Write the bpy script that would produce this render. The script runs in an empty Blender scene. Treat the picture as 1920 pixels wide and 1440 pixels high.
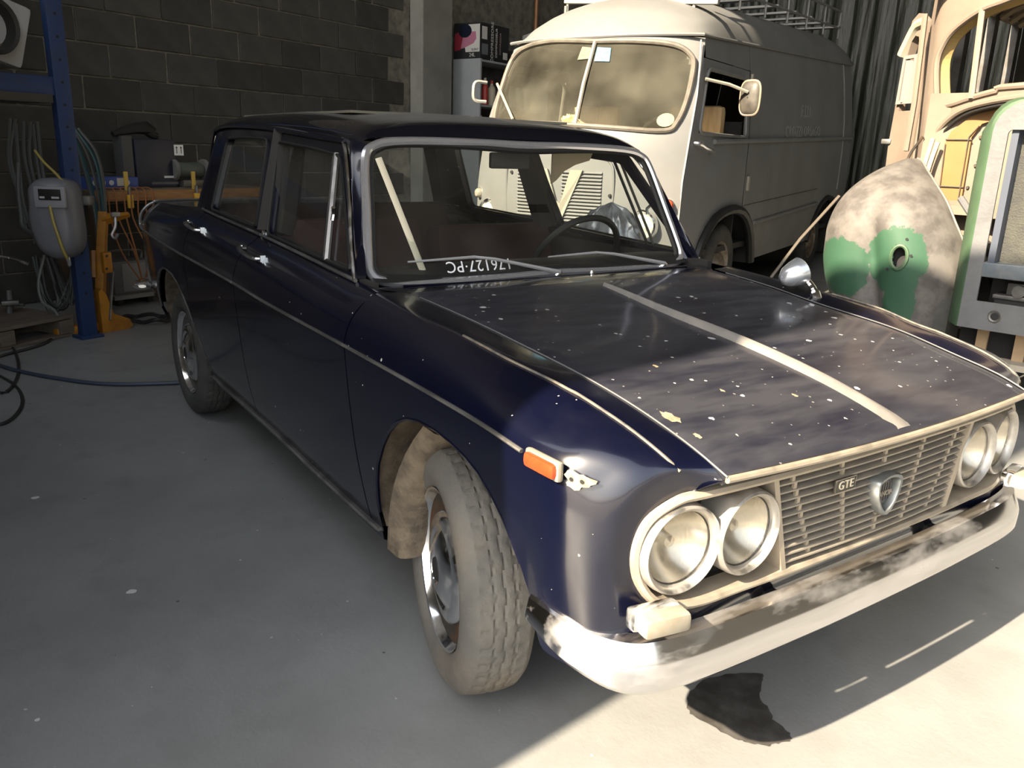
import bpy, bmesh, math, random
import numpy as np
from mathutils import Vector, Matrix
R = math.radians
rnd = random.Random(7)
scene = bpy.context.scene
col = scene.collection

# ------------------------------------------------------------------ camera, sky, sun, exposure
cam_data = bpy.data.cameras.new('camera'); cam = bpy.data.objects.new('camera', cam_data); col.objects.link(cam)
cam_data.sensor_width = 36.0; cam_data.lens = 1529.1 / 1920 * 36; cam_data.clip_start = 0.05
def cam_axes(yaw, pitch, roll):
    d = Vector((math.cos(yaw)*math.cos(pitch), math.sin(yaw)*math.cos(pitch), -math.sin(pitch)))
    r = d.cross(Vector((0, 0, 1))).normalized(); u = r.cross(d)
    c, s = math.cos(roll), math.sin(roll)
    return r*c + u*s, u*c - r*s, d
_r, _u, _d = cam_axes(2.534048, 0.278633, 0.033382)
cam.matrix_world = Matrix(((_r.x, _u.x, -_d.x, 1.54478), (_r.y, _u.y, -_d.y, -1.59732), (_r.z, _u.z, -_d.z, 1.28775), (0, 0, 0, 1)))
scene.camera = cam
scene.view_settings.view_transform = 'Standard'; scene.view_settings.look = 'None'
scene.view_settings.exposure = 0.0; scene.view_settings.gamma = 1.0; scene.view_settings.use_curve_mapping = False

SUN_TRAVEL = Vector((-0.12, 0.993, 0)).normalized() * math.cos(R(36)) + Vector((0, 0, -math.sin(R(36))))
world = bpy.data.worlds.new('sky'); scene.world = world; world.use_nodes = True
wn = world.node_tree; bg = wn.nodes['Background']
sky = wn.nodes.new('ShaderNodeTexSky'); sky.sky_type = 'NISHITA'; sky.sun_disc = False
sky.sun_elevation = R(36); sky.sun_rotation = math.atan2(-SUN_TRAVEL.x, -SUN_TRAVEL.y)
sky.air_density = 1.6; sky.dust_density = 3.0; sky.ozone_density = 1.0
hsv = wn.nodes.new('ShaderNodeHueSaturation'); hsv.inputs['Saturation'].default_value = .45
wn.links.new(sky.outputs['Color'], hsv.inputs['Color']); wn.links.new(hsv.outputs['Color'], bg.inputs['Color']); bg.inputs['Strength'].default_value = 0.48
sun_d = bpy.data.lights.new('sun', 'SUN'); sun = bpy.data.objects.new('sun', sun_d); col.objects.link(sun)
sun_d.energy = 24.0; sun_d.color = (1.0, 0.84, 0.615); sun_d.angle = R(0.6)
sun.rotation_euler = (-SUN_TRAVEL).to_track_quat('Z', 'Y').to_euler(); sun.location = (2, -8, 9)

# ------------------------------------------------------------------ helpers
def pch(xs, ys, xq):
    """monotone cubic interpolation; ys may hold vectors"""
    xs = np.asarray(xs, float); ys = np.asarray(ys, float); xq = np.asarray(xq, float)
    sh = ys.shape[1:]; y = ys.reshape(len(xs), -1); h = np.diff(xs)[:, None]; dl = np.diff(y, axis=0)/h
    m = np.zeros_like(y)
    if len(xs) > 2:
        w1 = 2*h[1:]+h[:-1]; w2 = h[1:]+2*h[:-1]; pos = dl[1:]*dl[:-1] > 0
        with np.errstate(divide='ignore', invalid='ignore'):
            hm = (w1+w2)/(w1/dl[:-1]+w2/dl[1:])
        m[1:-1] = np.where(pos, hm, 0)
    m[0] = dl[0]; m[-1] = dl[-1]
    i = np.clip(np.searchsorted(xs, xq, side='right')-1, 0, len(xs)-2)
    t = ((xq-xs[i])/(xs[i+1]-xs[i]))[:, None]; hh = h[i]
    o = ((1+2*t)*(1-t)**2*y[i] + t*(1-t)**2*hh*m[i] + t*t*(3-2*t)*y[i+1] + t*t*(t-1)*hh*m[i+1])
    return o.reshape((len(xq),)+sh)
def f1(xs, ys):
    o = np.argsort(xs); xs = np.asarray(xs, float)[o]; ys = np.asarray(ys, float)[o]
    return lambda x: float(pch(xs, ys, [min(max(x, xs[0]), xs[-1])])[0])
def dense(ctrl, nr, nc):
    """interpolate a control grid (rows, cols, 3) with nr / nc steps per span"""
    c = np.asarray(ctrl, float); a, b = c.shape[:2]
    rq = np.linspace(0, a-1, (a-1)*nr+1); cq = np.linspace(0, b-1, (b-1)*nc+1)
    c = pch(range(a), c, rq); c = pch(range(b), c.transpose(1, 0, 2), cq).transpose(1, 0, 2)
    return c
def curve(pts, n, closed=False):
    """Catmull-Rom through points, n steps per span"""
    P = [Vector(p) for p in pts]; N = len(P); out = []
    g = (lambda i: P[i % N]) if closed else (lambda i: P[0]*2-P[1] if i < 0 else (P[N-1]*2-P[N-2] if i >= N else P[i]))
    for i in range(N if closed else N-1):
        a, b, c, d = g(i-1), g(i), g(i+1), g(i+2)
        for k in range(n):
            t = k/n
            out.append(0.5*((2*b)+(c-a)*t+(2*a-5*b+4*c-d)*t*t+(3*b-a-3*c+d)*t**3))
    if not closed: out.append(P[-1])
    return out

class MB:
    def __init__(s): s.v = []; s.f = []
    def add(s, vs, fs):
        o = len(s.v); s.v += [tuple(v) for v in vs]; s.f += [tuple(i+o for i in f) for f in fs]; return s
    def grid(s, P, cu=False, cv=False):
        P = np.asarray(P); a, b = P.shape[:2]
        fs = []
        for i in range(a if cu else a-1):
            for j in range(b if cv else b-1):
                i2 = (i+1) % a; j2 = (j+1) % b
                fs.append((i*b+j, i*b+j2, i2*b+j2, i2*b+j))
        return s.add(P.reshape(-1, 3), fs)
    def box(s, c, d, rot=None, m=None):
        x, y, z = (k/2 for k in d)
        vs = [Vector((sx*x, sy*y, sz*z)) for sx in (-1, 1) for sy in (-1, 1) for sz in (-1, 1)]
        if rot is not None: vs = [rot @ v for v in vs]
        vs = [v+Vector(c) for v in vs]
        if m is not None: vs = [m @ v for v in vs]
        return s.add(vs, [(0, 1, 3, 2), (4, 6, 7, 5), (0, 4, 5, 1), (2, 3, 7, 6), (0, 2, 6, 4), (1, 5, 7, 3)])
    def rbox(s, c, d, r=0.01, rot=None):
        """box with chamfered edges"""
        bm = bmesh.new(); bmesh.ops.create_cube(bm, size=1)
        for v in bm.verts: v.co = Vector((v.co.x*d[0], v.co.y*d[1], v.co.z*d[2]))
        bmesh.ops.bevel(bm, geom=bm.edges[:], offset=min(r, min(d)*.45), segments=2, affect='EDGES', profile=.6)
        M3 = rot if rot is not None else Matrix.Identity(3)
        bm.verts.index_update()
        s.add([M3 @ v.co+Vector(c) for v in bm.verts], [[v.index for v in f.verts] for f in bm.faces]); bm.free(); return s
    def tube(s, pts, r, n=8, closed=False, cap=True, flat=None):
        P = [Vector(p) for p in pts]; N = len(P); rr = r if hasattr(r, '__len__') else [r]*N
        t0 = (P[1]-P[0]).normalized(); up = Vector((0, 0, 1)) if abs(t0.z) < .9 else Vector((1, 0, 0))
        nx = t0.cross(up).normalized(); rings = []
        for i in range(N):
            a = P[(i-1) % N] if (i or closed) else P[0]; b = P[(i+1) % N] if (i < N-1 or closed) else P[-1]
            t = (b-a).normalized() if (b-a).length > 1e-9 else t0
            nx = (nx - t*nx.dot(t)); nx = nx.normalized() if nx.length > 1e-6 else t.orthogonal().normalized(); ny = t.cross(nx)
            rings.append([P[i]+nx*math.cos(2*math.pi*k/n)*rr[i]+ny*math.sin(2*math.pi*k/n)*rr[i]*(flat or 1) for k in range(n)])
        o = len(s.v); s.v += [tuple(v) for q in rings for v in q]
        for i in range(N if closed else N-1):
            j = (i+1) % N
            for k in range(n): s.f.append((o+i*n+k, o+i*n+(k+1) % n, o+j*n+(k+1) % n, o+j*n+k))
        if cap and not closed:
            s.f.append(tuple(o+k for k in range(n))); s.f.append(tuple(o+(N-1)*n+k for k in reversed(range(n))))
        return s
    def lathe(s, prof, n=32, m=None, a0=0, a1=2*math.pi):
        """prof: (radius, height) about +Z, then matrix m"""
        full = abs(a1-a0-2*math.pi) < 1e-6; na = n if full else n+1
        P = [[Vector((r*math.cos(a0+(a1-a0)*k/n), r*math.sin(a0+(a1-a0)*k/n), h)) for (r, h) in prof] for k in range(na)]
        if m is not None: P = [[m @ v for v in q] for q in P]
        return s.grid([[tuple(v) for v in q] for q in P], cu=full)
    def prism(s, poly, h, m=None):
        """polygon in XY extruded to z=h"""
        n = len(poly); vs = [Vector((p[0], p[1], 0)) for p in poly]+[Vector((p[0], p[1], h)) for p in poly]
        if m is not None: vs = [m @ v for v in vs]
        return s.add(vs, [tuple(range(n))[::-1], tuple(range(n, 2*n))]+[(i, (i+1) % n, n+(i+1) % n, n+i) for i in range(n)])
    def ring(s, outer, inner, off):
        """flat frame between two closed loops of equal length, with thickness vector off"""
        n = len(outer); O = [Vector(p) for p in outer]; I = [Vector(p) for p in inner]; off = Vector(off)
        vs = O+I+[p+off for p in O]+[p+off for p in I]; fs = []
        for i in range(n):
            j = (i+1) % n
            fs += [(i, j, n+j, n+i), (2*n+i, 3*n+i, 3*n+j, 2*n+j), (i, 2*n+i, 2*n+j, j), (n+i, n+j, 3*n+j, 3*n+i)]
        return s.add(vs, fs)
    def mesh(s, name, mat, angle=35, merge=0, skirt=None):
        me = bpy.data.meshes.new(name); me.from_pydata(s.v, [], s.f)
        bm = bmesh.new(); bm.from_mesh(me)
        if merge: bmesh.ops.remove_doubles(bm, verts=bm.verts, dist=merge)
        if skirt is not None:
            e = [x for x in bm.edges if len(x.link_faces) == 1]
            g = bmesh.ops.extrude_edge_only(bm, edges=e)['geom']
            for v in g:
                if isinstance(v, bmesh.types.BMVert): v.co += Vector(skirt(v.co) if callable(skirt) else skirt)
        bmesh.ops.recalc_face_normals(bm, faces=bm.faces)
        bm.to_mesh(me); bm.free()
        if mat: me.materials.append(mat)
        if angle:
            me.shade_smooth(); me.set_sharp_from_angle(angle=R(angle))
        return me
    def build(s, name, mat, parent=None, angle=35, merge=0, skirt=None):
        return link(name, s.mesh(name, mat, angle, merge, skirt), parent)
def link(name, data, parent=None):
    o = bpy.data.objects.new(name, data); col.objects.link(o)
    if parent is not None: o.parent = parent
    return o
def tag(o, label=None, cat=None, group=None, kind=None):
    if label: o['label'] = label
    if cat: o['category'] = cat
    if group: o['group'] = group
    if kind: o['kind'] = kind
    return o
def empty(name, label, cat, loc=(0, 0, 0), rz=0, group=None):
    o = link(name, None); o.empty_display_size = .1; o.location = loc; o.rotation_euler = (0, 0, rz)
    return tag(o, label, cat, group)
def children(o): return [c for c in bpy.data.objects if c.parent == o]
def copy_tree(o, parent=None):
    c = o.copy(); col.objects.link(c); c.parent = parent
    for ch in children(o): copy_tree(ch, c)
    return c
def text_mesh(name, body, size, mat, parent, mw, extrude=0.001, align='CENTER', font_shear=0, spacing=1):
    cu = bpy.data.curves.new(name, 'FONT'); cu.body = body; cu.size = size; cu.extrude = extrude
    cu.align_x = align; cu.align_y = 'CENTER'; cu.shear = font_shear; cu.space_character = spacing; cu.resolution_u = 3
    t = bpy.data.objects.new(name, cu); col.objects.link(t)
    me = bpy.data.meshes.new_from_object(t.evaluated_get(bpy.context.evaluated_depsgraph_get()))
    bpy.data.objects.remove(t); me.materials.clear(); me.materials.append(mat)
    me.transform(mw); me.name = name
    return link(name, me, parent)
def basis(o, x, y, z): 
    m = Matrix.Identity(4)
    for i, c in enumerate((x, y, z, o)):
        for k in range(3): m[k][i] = c[k]
    return m
def along(p, d, x=None):
    """matrix with +Z along d at p"""
    z = Vector(d).normalized(); xx = Vector(x) if x is not None else z.orthogonal()
    xx = (xx-z*xx.dot(z)).normalized(); return basis(Vector(p), xx, z.cross(xx), z)

# ------------------------------------------------------------------ materials
def mat(name, c, rough=.5, metal=0., c2=None, nscale=4., nlo=.4, nhi=.65, coat=0., bump=None, dirt=None, specks=None, stretch=None,
        spec=.5, rand=0., updust=None, emit=None, alpha=None, trans=0., detail=6):
    m = bpy.data.materials.new(name); m.use_nodes = True; nt = m.node_tree; N = nt.nodes; L = nt.links; b = N['Principled BSDF']
    b.inputs['Roughness'].default_value = rough; b.inputs['Metallic'].default_value = metal
    b.inputs['Coat Weight'].default_value = coat; b.inputs['Coat Roughness'].default_value = .08; b.inputs['Specular IOR Level'].default_value = spec
    b.inputs['Transmission Weight'].default_value = trans
    tc = N.new('ShaderNodeTexCoord'); mp = N.new('ShaderNodeMapping'); L.new(tc.outputs['Object'], mp.inputs['Vector'])
    if stretch: mp.inputs['Scale'].default_value = stretch
    def noise(sc, det=detail, mapped=True, rg=.6):
        n = N.new('ShaderNodeTexNoise'); n.inputs['Scale'].default_value = sc; n.inputs['Detail'].default_value = det; n.inputs['Roughness'].default_value = rg
        L.new((mp if mapped else tc).outputs['Vector' if mapped else 'Object'], n.inputs['Vector']); return n.outputs['Fac']
    def ramp(src, lo, hi):
        r = N.new('ShaderNodeMapRange'); r.inputs[1].default_value = lo; r.inputs[2].default_value = hi; L.new(src, r.inputs[0]); return r.outputs[0]
    def mix(fac, a, bb):
        x = N.new('ShaderNodeMix'); x.data_type = 'RGBA'
        for sock, v in ((x.inputs[0], fac), (x.inputs[6], a), (x.inputs[7], bb)):
            if hasattr(v, 'is_output'): L.new(v, sock)
            elif hasattr(v, '__len__'): sock.default_value = (*v[:3], 1)
            else: sock.default_value = v
        return x.outputs[2]
    cur = tuple(c)
    if c2: cur = mix(ramp(noise(nscale), nlo, nhi), cur, c2)
    rf = None
    if dirt:     # (colour, scale, lo, hi, amount)
        mm = N.new('ShaderNodeMath'); mm.operation = 'MULTIPLY'; mm.inputs[1].default_value = dirt[4]
        L.new(ramp(noise(dirt[1]), dirt[2], dirt[3]), mm.inputs[0])
        cur = mix(mm.outputs[0], cur, dirt[0])
        q = N.new('ShaderNodeMapRange'); L.new(mm.outputs[0], q.inputs[0]); q.inputs[3].default_value = rough; q.inputs[4].default_value = .75
        L.new(q.outputs[0], b.inputs['Roughness'])
        if metal:
            q2 = N.new('ShaderNodeMapRange'); L.new(mm.outputs[0], q2.inputs[0]); q2.inputs[3].default_value = metal; q2.inputs[4].default_value = 0.0
            L.new(q2.outputs[0], b.inputs['Metallic'])
    if updust:   # (colour, normal z from, to, amount): dust that lies on level surfaces
        ge = N.new('ShaderNodeNewGeometry'); sx = N.new('ShaderNodeSeparateXYZ'); L.new(ge.outputs['Normal'], sx.inputs[0])
        q = N.new('ShaderNodeMapRange'); L.new(sx.outputs[2], q.inputs[0]); q.inputs[1].default_value = updust[1]; q.inputs[2].default_value = updust[2]; q.inputs[4].default_value = updust[3]
        cur = mix(q.outputs[0], cur, updust[0]); L.new(q.outputs[0], b.inputs['Roughness'])
    if specks:   # list of (colour, scale, size, chance)
        for (sc_c, sc, size, ch) in specks:
            v = N.new('ShaderNodeTexVoronoi'); v.inputs['Scale'].default_value = sc; L.new(tc.outputs['Object'], v.inputs['Vector'])
            sep = N.new('ShaderNodeSeparateColor'); L.new(v.outputs['Color'], sep.inputs[0])
            a = N.new('ShaderNodeMath'); a.operation = 'LESS_THAN'; a.inputs[1].default_value = ch; L.new(sep.outputs[0], a.inputs[0])
            sz = N.new('ShaderNodeMath'); sz.operation = 'MULTIPLY'; sz.inputs[1].default_value = size; L.new(sep.outputs[1], sz.inputs[0])
            nn = N.new('ShaderNodeMath'); nn.operation = 'MULTIPLY_ADD'; nn.inputs[1].default_value = .35; L.new(noise(sc*3, 2, False), nn.inputs[0]); L.new(v.outputs['Distance'], nn.inputs[2])
            nb = N.new('ShaderNodeMath'); nb.operation = 'SUBTRACT'; nb.inputs[1].default_value = .17; L.new(nn.outputs[0], nb.inputs[0])
            l = N.new('ShaderNodeMath'); l.operation = 'LESS_THAN'; L.new(nb.outputs[0], l.inputs[0]); L.new(sz.outputs[0], l.inputs[1])
            k = N.new('ShaderNodeMath'); k.operation = 'MULTIPLY'; L.new(a.outputs[0], k.inputs[0]); L.new(l.outputs[0], k.inputs[1])
            cur = mix(k.outputs[0], cur, sc_c)
    if rand:
        oi = N.new('ShaderNodeObjectInfo'); q = N.new('ShaderNodeMapRange'); L.new(oi.outputs['Random'], q.inputs[0]); q.inputs[3].default_value = 1-rand; q.inputs[4].default_value = 1+rand
        hs = N.new('ShaderNodeHueSaturation'); L.new(q.outputs[0], hs.inputs['Value'])
        if hasattr(cur, 'is_output'): L.new(cur, hs.inputs['Color'])
        else: hs.inputs['Color'].default_value = (*cur, 1)
        cur = hs.outputs[0]
    if hasattr(cur, 'is_output'): L.new(cur, b.inputs['Base Color'])
    else: b.inputs['Base Color'].default_value = (*cur, 1)
    if bump:     # (scale, strength)
        bn = N.new('ShaderNodeBump'); bn.inputs['Strength'].default_value = bump[1]; bn.inputs['Distance'].default_value = .01
        L.new(noise(bump[0]), bn.inputs['Height']); L.new(bn.outputs[0], b.inputs['Normal'])
    return m
def glass(name, tint=(.8, .86, .84), dirt=.08, dcol=(.35, .33, .28), dscale=5., refl=1.0):
    """thin pane: see-through, mirror by Fresnel, a film of dirt"""
    m = bpy.data.materials.new(name); m.use_nodes = True; nt = m.node_tree; N = nt.nodes; L = nt.links
    for n in list(N): N.remove(n)
    out = N.new('ShaderNodeOutputMaterial'); t = N.new('ShaderNodeBsdfTransparent'); t.inputs[0].default_value = (*tint, 1)
    g = N.new('ShaderNodeBsdfGlossy'); g.inputs['Roughness'].default_value = .02
    ge = N.new('ShaderNodeNewGeometry'); dt = N.new('ShaderNodeVectorMath'); dt.operation = 'DOT_PRODUCT'; L.new(ge.outputs['Incoming'], dt.inputs[0]); L.new(ge.outputs['Normal'], dt.inputs[1])
    def mth(op, a, v=None):
        x = N.new('ShaderNodeMath'); x.operation = op; L.new(a, x.inputs[0])
        if v is not None: x.inputs[1].default_value = v
        return x.outputs[0]
    fc = mth('POWER', mth('MULTIPLY_ADD', mth('ABSOLUTE', dt.outputs['Value']), -1.0), 5.0); fc.node.inputs[0].links[0].from_node.inputs[2].default_value = 1.0
    fs = mth('MULTIPLY_ADD', fc, .92); fs.node.inputs[2].default_value = .06
    fm = N.new('ShaderNodeMath'); fm.operation = 'MULTIPLY'; fm.inputs[1].default_value = refl; L.new(fs, fm.inputs[0])
    a = N.new('ShaderNodeMixShader'); L.new(fm.outputs[0], a.inputs[0]); L.new(t.outputs[0], a.inputs[1]); L.new(g.outputs[0], a.inputs[2])
    d = N.new('ShaderNodeBsdfDiffuse'); d.inputs[0].default_value = (*dcol, 1)
    tc = N.new('ShaderNodeTexCoord'); nz = N.new('ShaderNodeTexNoise'); nz.inputs['Scale'].default_value = dscale; nz.inputs['Detail'].default_value = 8
    L.new(tc.outputs['Object'], nz.inputs['Vector'])
    q = N.new('ShaderNodeMapRange'); L.new(nz.outputs['Fac'], q.inputs[0]); q.inputs[1].default_value = .3; q.inputs[2].default_value = .75; q.inputs[3].default_value = dirt*.3; q.inputs[4].default_value = dirt*1.7
    e = N.new('ShaderNodeMixShader'); L.new(q.outputs[0], e.inputs[0]); L.new(a.outputs[0], e.inputs[1]); L.new(d.outputs[0], e.inputs[2])
    L.new(e.outputs[0], out.inputs[0]); return m

DUST = (.30, .27, .22)
m_chrome = mat('chrome', (.86, .86, .87), .13, 1., dirt=(DUST, 14, .5, .8, .35))
m_chrome_worn = mat('worn chrome', (.72, .71, .72), .12, 1., dirt=((.20, .17, .14), 9, .5, .8, .45), stretch=(1, .35, 1), specks=[((.5, .48, .42), 45, .10, .2)])
m_alu = mat('dull aluminium trim', (.42, .37, .30), .42, .7, dirt=((.30, .25, .19), 18, .35, .7, .6))
m_black = mat('black rubber', (.012, .012, .012), .5)
m_dark = mat('dark cavity', (.010, .010, .011), .8)
m_grey_metal = mat('grey steel', (.16, .16, .16), .45, .6, c2=(.1, .09, .08), nscale=8)
m_rust = mat('rusty steel', (.05, .045, .04), .6, .4, c2=(.13, .065, .03), nscale=9, nlo=.45, nhi=.7)
m_wood = mat('bench wood', (.30, .145, .05), .6, c2=(.20, .095, .035), nscale=6, stretch=(1, 8, 8), bump=(20, .2))
m_yellow = mat('yellow crane paint', (.40, .17, .015), .45, c2=(.28, .11, .012), nscale=6, dirt=((.06, .04, .02), 10, .55, .8, .7))
m_blue_rack = mat('blue rack paint', (.011, .032, .105), .45, dirt=((.03, .03, .04), 9, .5, .8, .6))
m_white = mat('white plastic', (.42, .42, .41), .4)
m_glass_car = glass('car glass', (.90, .93, .92), .05, (.30, .28, .25))

# ------------------------------------------------------------------ building
GA = Vector((-0.350, 0.937, 0)).normalized(); GL = Vector((GA.y, -GA.x, 0))     # along the block wall / across the hall
def G(l, s, z=0): return GL*l + GA*s + Vector((0, 0, z))
WALL_L = -5.87
m_floor = mat('grey painted concrete floor', (.235, .24, .24), .42, c2=(.17, .172, .17), nscale=1.6, nlo=.3, nhi=.72, spec=.35,
              dirt=((.15, .145, .14), 5.0, .52, .75, .4), specks=[((.55, .55, .53), 5.5, .055, .55), ((.42, .42, .41), 17, .09, .25), ((.06, .06, .06), 11, .08, .2)], bump=(60, .08))
def struct(name, mb, m, parent=None, angle=0):
    o = mb.build(name, m, parent, angle=angle)
    if parent is None: o['kind'] = 'structure'
    return o
fl = MB().add([G(-6.3, -3.2), G(11, -3.2), G(11, 14), G(-6.3, 14)], [(0, 1, 2, 3)])
struct('floor', fl, m_floor)
m_yard = mat('outdoor concrete yard', (.38, .36, .32), .8, c2=(.30, .28, .25), nscale=1.2)
struct('trim_1', MB().add([G(-30, -30, -.004), G(30, -30, -.004), G(30, -3.2, -.004), G(-30, -3.2, -.004)], [(0, 1, 2, 3)]), m_yard)

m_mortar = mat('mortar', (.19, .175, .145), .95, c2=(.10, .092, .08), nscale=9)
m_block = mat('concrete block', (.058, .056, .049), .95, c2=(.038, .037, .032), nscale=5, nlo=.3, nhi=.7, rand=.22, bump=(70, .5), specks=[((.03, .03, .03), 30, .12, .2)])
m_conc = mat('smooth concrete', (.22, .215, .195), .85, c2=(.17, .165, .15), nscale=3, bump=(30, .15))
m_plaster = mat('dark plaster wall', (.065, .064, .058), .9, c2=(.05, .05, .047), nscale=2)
def slab(l0, l1, s0, s1, z0, z1):
    return MB().add([G(l, s, z) for l in (l0, l1) for s in (s0, s1) for z in (z0, z1)], [(0, 1, 3, 2), (4, 6, 7, 5), (0, 4, 5, 1), (2, 3, 7, 6), (0, 2, 6, 4), (1, 5, 7, 3)])
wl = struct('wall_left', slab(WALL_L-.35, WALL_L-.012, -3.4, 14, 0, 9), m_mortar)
# every concrete block of the visible field: shared meshes, recessed joints
def block_mesh(k):
    r = random.Random(k); bm = bmesh.new(); bmesh.ops.create_cube(bm, size=1)
    for v in bm.verts: v.co = Vector((v.co.x*.05, v.co.y*.486, v.co.z*.237)) + Vector((r.uniform(-.002, .002), r.uniform(-.004, .004), r.uniform(-.003, .003)))
    bmesh.ops.bevel(bm, geom=bm.edges[:], offset=.006, segments=1, affect='EDGES')
    me = bpy.data.meshes.new('block'); bm.to_mesh(me); bm.free(); me.materials.append(m_block); return me
bms = [block_mesh(k) for k in range(5)]
ang = math.atan2(GA.y, GA.x) - math.pi/2
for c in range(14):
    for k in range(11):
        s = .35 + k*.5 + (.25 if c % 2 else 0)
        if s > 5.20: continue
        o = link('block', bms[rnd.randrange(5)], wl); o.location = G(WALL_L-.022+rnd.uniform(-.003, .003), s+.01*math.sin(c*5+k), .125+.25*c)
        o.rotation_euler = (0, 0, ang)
struct('trim_2', slab(WALL_L, WALL_L+.19, 5.47, 5.97, 0, 9), m_conc)     # column
struct('trim_3', slab(WALL_L, WALL_L+.192, 5.455, 5.469, 0, 9), mat('lit column side', (.30, .29, .26), .85, c2=(.24, .235, .21), nscale=4))  # paler skin over the column's lit side, light put into the colour
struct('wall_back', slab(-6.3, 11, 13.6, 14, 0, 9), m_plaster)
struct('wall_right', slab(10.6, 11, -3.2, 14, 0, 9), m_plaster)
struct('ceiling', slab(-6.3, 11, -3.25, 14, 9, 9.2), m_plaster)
JL = -.555
struct('wall_sun_blocker', slab(-6.3, JL, -3.35, -3.03, 0, 5.0), m_conc)  # unseen pier added to shade the car, height set to pass higher sun
# ------------------------------------------------------------------ the saloon car: front axle at x=0, +x forward, y=-.777 its right side
BLUE = (.0016, .0023, .0100)
m_paint = mat('dark blue paint', BLUE, .22, coat=.6, dirt=((.035, .036, .048), 6, .5, .85, .12), specks=[((.5, .5, .5), 26, .10, .10), ((.55, .52, .45), 60, .12, .06)])
m_hood = mat('dusty dark blue paint', (.0045, .005, .014), .22, coat=.3, dirt=((.046, .047, .055), 5.5, .22, .62, .62), stretch=(3.2, .7, 1),
             specks=[((.42, .42, .42), 19, .17, .62), ((.36, .35, .34), 34, .17, .30), ((.20, .19, .18), 60, .16, .3), ((.34, .32, .28), 6, .04, .4)])
m_roof = mat('roof paint under dust', (.005, .0055, .010), .3, updust=((.16, .155, .14), .955, .992, .8), coat=.2)
m_ridge = mat('dusty bright ridge', (.17, .162, .153), .4, .2, c2=(.22, .205, .19), nscale=14)
m_mud = mat('dried mud', (.17, .135, .095), .95, c2=(.08, .065, .05), nscale=18, bump=(25, 1.0))
m_tyre = mat('dusty old tyre rubber', (.125, .118, .107), .85, c2=(.085, .082, .078), nscale=7, bump=(90, .25), dirt=((.18, .14, .095), 4, .5, .75, .6))
m_tyre_dark = mat('dark tyre rubber', (.035, .035, .034), .8, c2=(.06, .06, .055), nscale=8)
m_orange = mat('orange lens', (.42, .055, .018), .25, c2=(.33, .04, .012), nscale=30)
m_lens_white = mat('milky white lens', (.27, .25, .21), .35, c2=(.22, .195, .15), nscale=20)
m_trim = mat('tarnished side trim', (.24, .235, .225), .3, .85, dirt=((.05, .047, .043), 12, .45, .7, .6))
m_red = mat('dark red seat cloth', (.028, .008, .008), .8, c2=(.045, .013, .012), nscale=6)
m_inside = mat('dark cabin lining', (.02, .018, .017), .8)
m_bare = mat('bare primer patch', (.30, .255, .19), .8, c2=(.20, .14, .08), nscale=40)

car = empty('vintage_car', 'dark navy blue four-door saloon car with four round headlights, dusty bonnet', 'car')
xs_t = [-3.38, -2.9, -2.1, -1.38, -1.03, -.39, .04, .26, .415, .6]
zt = f1(xs_t, [.812, .822, .813, .803, .792, .785, .778, .771, .758, .735])
ht = f1([-3.38, -3.2, -2.9, -2.5, -2.1, -.4, .2, .34, .45], [.703, .725, .752, .768, .775, .777, .777, .777, .775])
zb = f1([-3.38, -3.1, -2.6, -2.3, -2.09, -1.33, -.577, -.42, -.05, .208, .303, .40], [.953, .964, .985, 1.0, .991, .963, .925, .918, .892, .868, .853, .840])
hb = f1([-3.38, -3.1, -2.3, -1.33, -.577, -.42, -.02, .208, .303, .40], [.60, .635, .658, .668, .675, .680, .674, .666, .645, .636])
zs = f1([-3.38, -2.9, -2.16, -1.31, -.79, -.45, .5], [.40, .38, .294, .286, .271, .265, .262])
FX = [-.335, -.33, -.318, -.301, -.275, -.227, -.18, -.127, -.07, -.007, .07, .137, .195, .244, .288, .326, .354, .377, .40]
FZ = [.30, .33, .38, .435, .495, .564, .615, .657, .682, .695, .697, .689, .677, .658, .628, .591, .552, .51, .455]
RX = [-3.02, -3.0, -2.96, -2.90, -2.80, -2.671, -2.56, -2.447, -2.35, -2.267, -2.20, -2.151, -2.09, -2.04, -2.0]
RZ = [.39, .44, .53, .60, .655, .688, .693, .688, .662, .620, .575, .527, .45, .38, .296]
af = f1(FX, FZ); ar = f1(RX, RZ)
def zbot(x):
    if -.333 <= x <= .401: return max(af(x), zs(x))
    if -3.02 <= x <= -2.0: return max(ar(x), zs(x))
    return zs(x)
def prof(x):
    """half width as a function of z on the side, sill to crease"""
    t, b, H, B = zt(x), zb(x), ht(x), hb(x)
    z = [zs(x)-.01, .34, .50, t-.12, t, t+.30*(b-t), t+.68*(b-t), b]
    k = H/.777
    h = [.703*k, .724*k, .752*k, H-.008, H, H-.09*(H-B), H-.40*(H-B), B]
    if z[1] <= z[0]: z[1] = z[0]+.02
    return f1(z, h)
FR = [0, .115, .21, .345, .477, .64, .84, 1.0]
def col_pts(x, gap=None, bot=None):
    z0 = zbot(x) if bot is None else bot; t, b = zt(x), zb(x); p = prof(x)
    zz = [z0+(t-z0)*f for f in FR]+[t+(b-t)*f for f in (.2, .45, .72, 1.0)]
    pts = [(x, p(z), z) for z in zz]
    if gap: pts.append((x, gap[0], gap[1]))
    return pts
gap_h = f1([-.42, -.132, .048, .313, .496, .61, .69], [.60, .581, .566, .558, .548, .549, .546])
gap_z = f1([-.42, -.132, .048, .313, .496, .61, .69], [.914, .892, .872, .845, .811, .785, .757])
def S(sg, P): 
    P = np.array(P, float).copy(); P[..., 1] *= -sg; return P     # sg=+1: right side (y<0)
def inward(v): return (0, -.014 if v.y > 0 else .014, 0)

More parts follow.
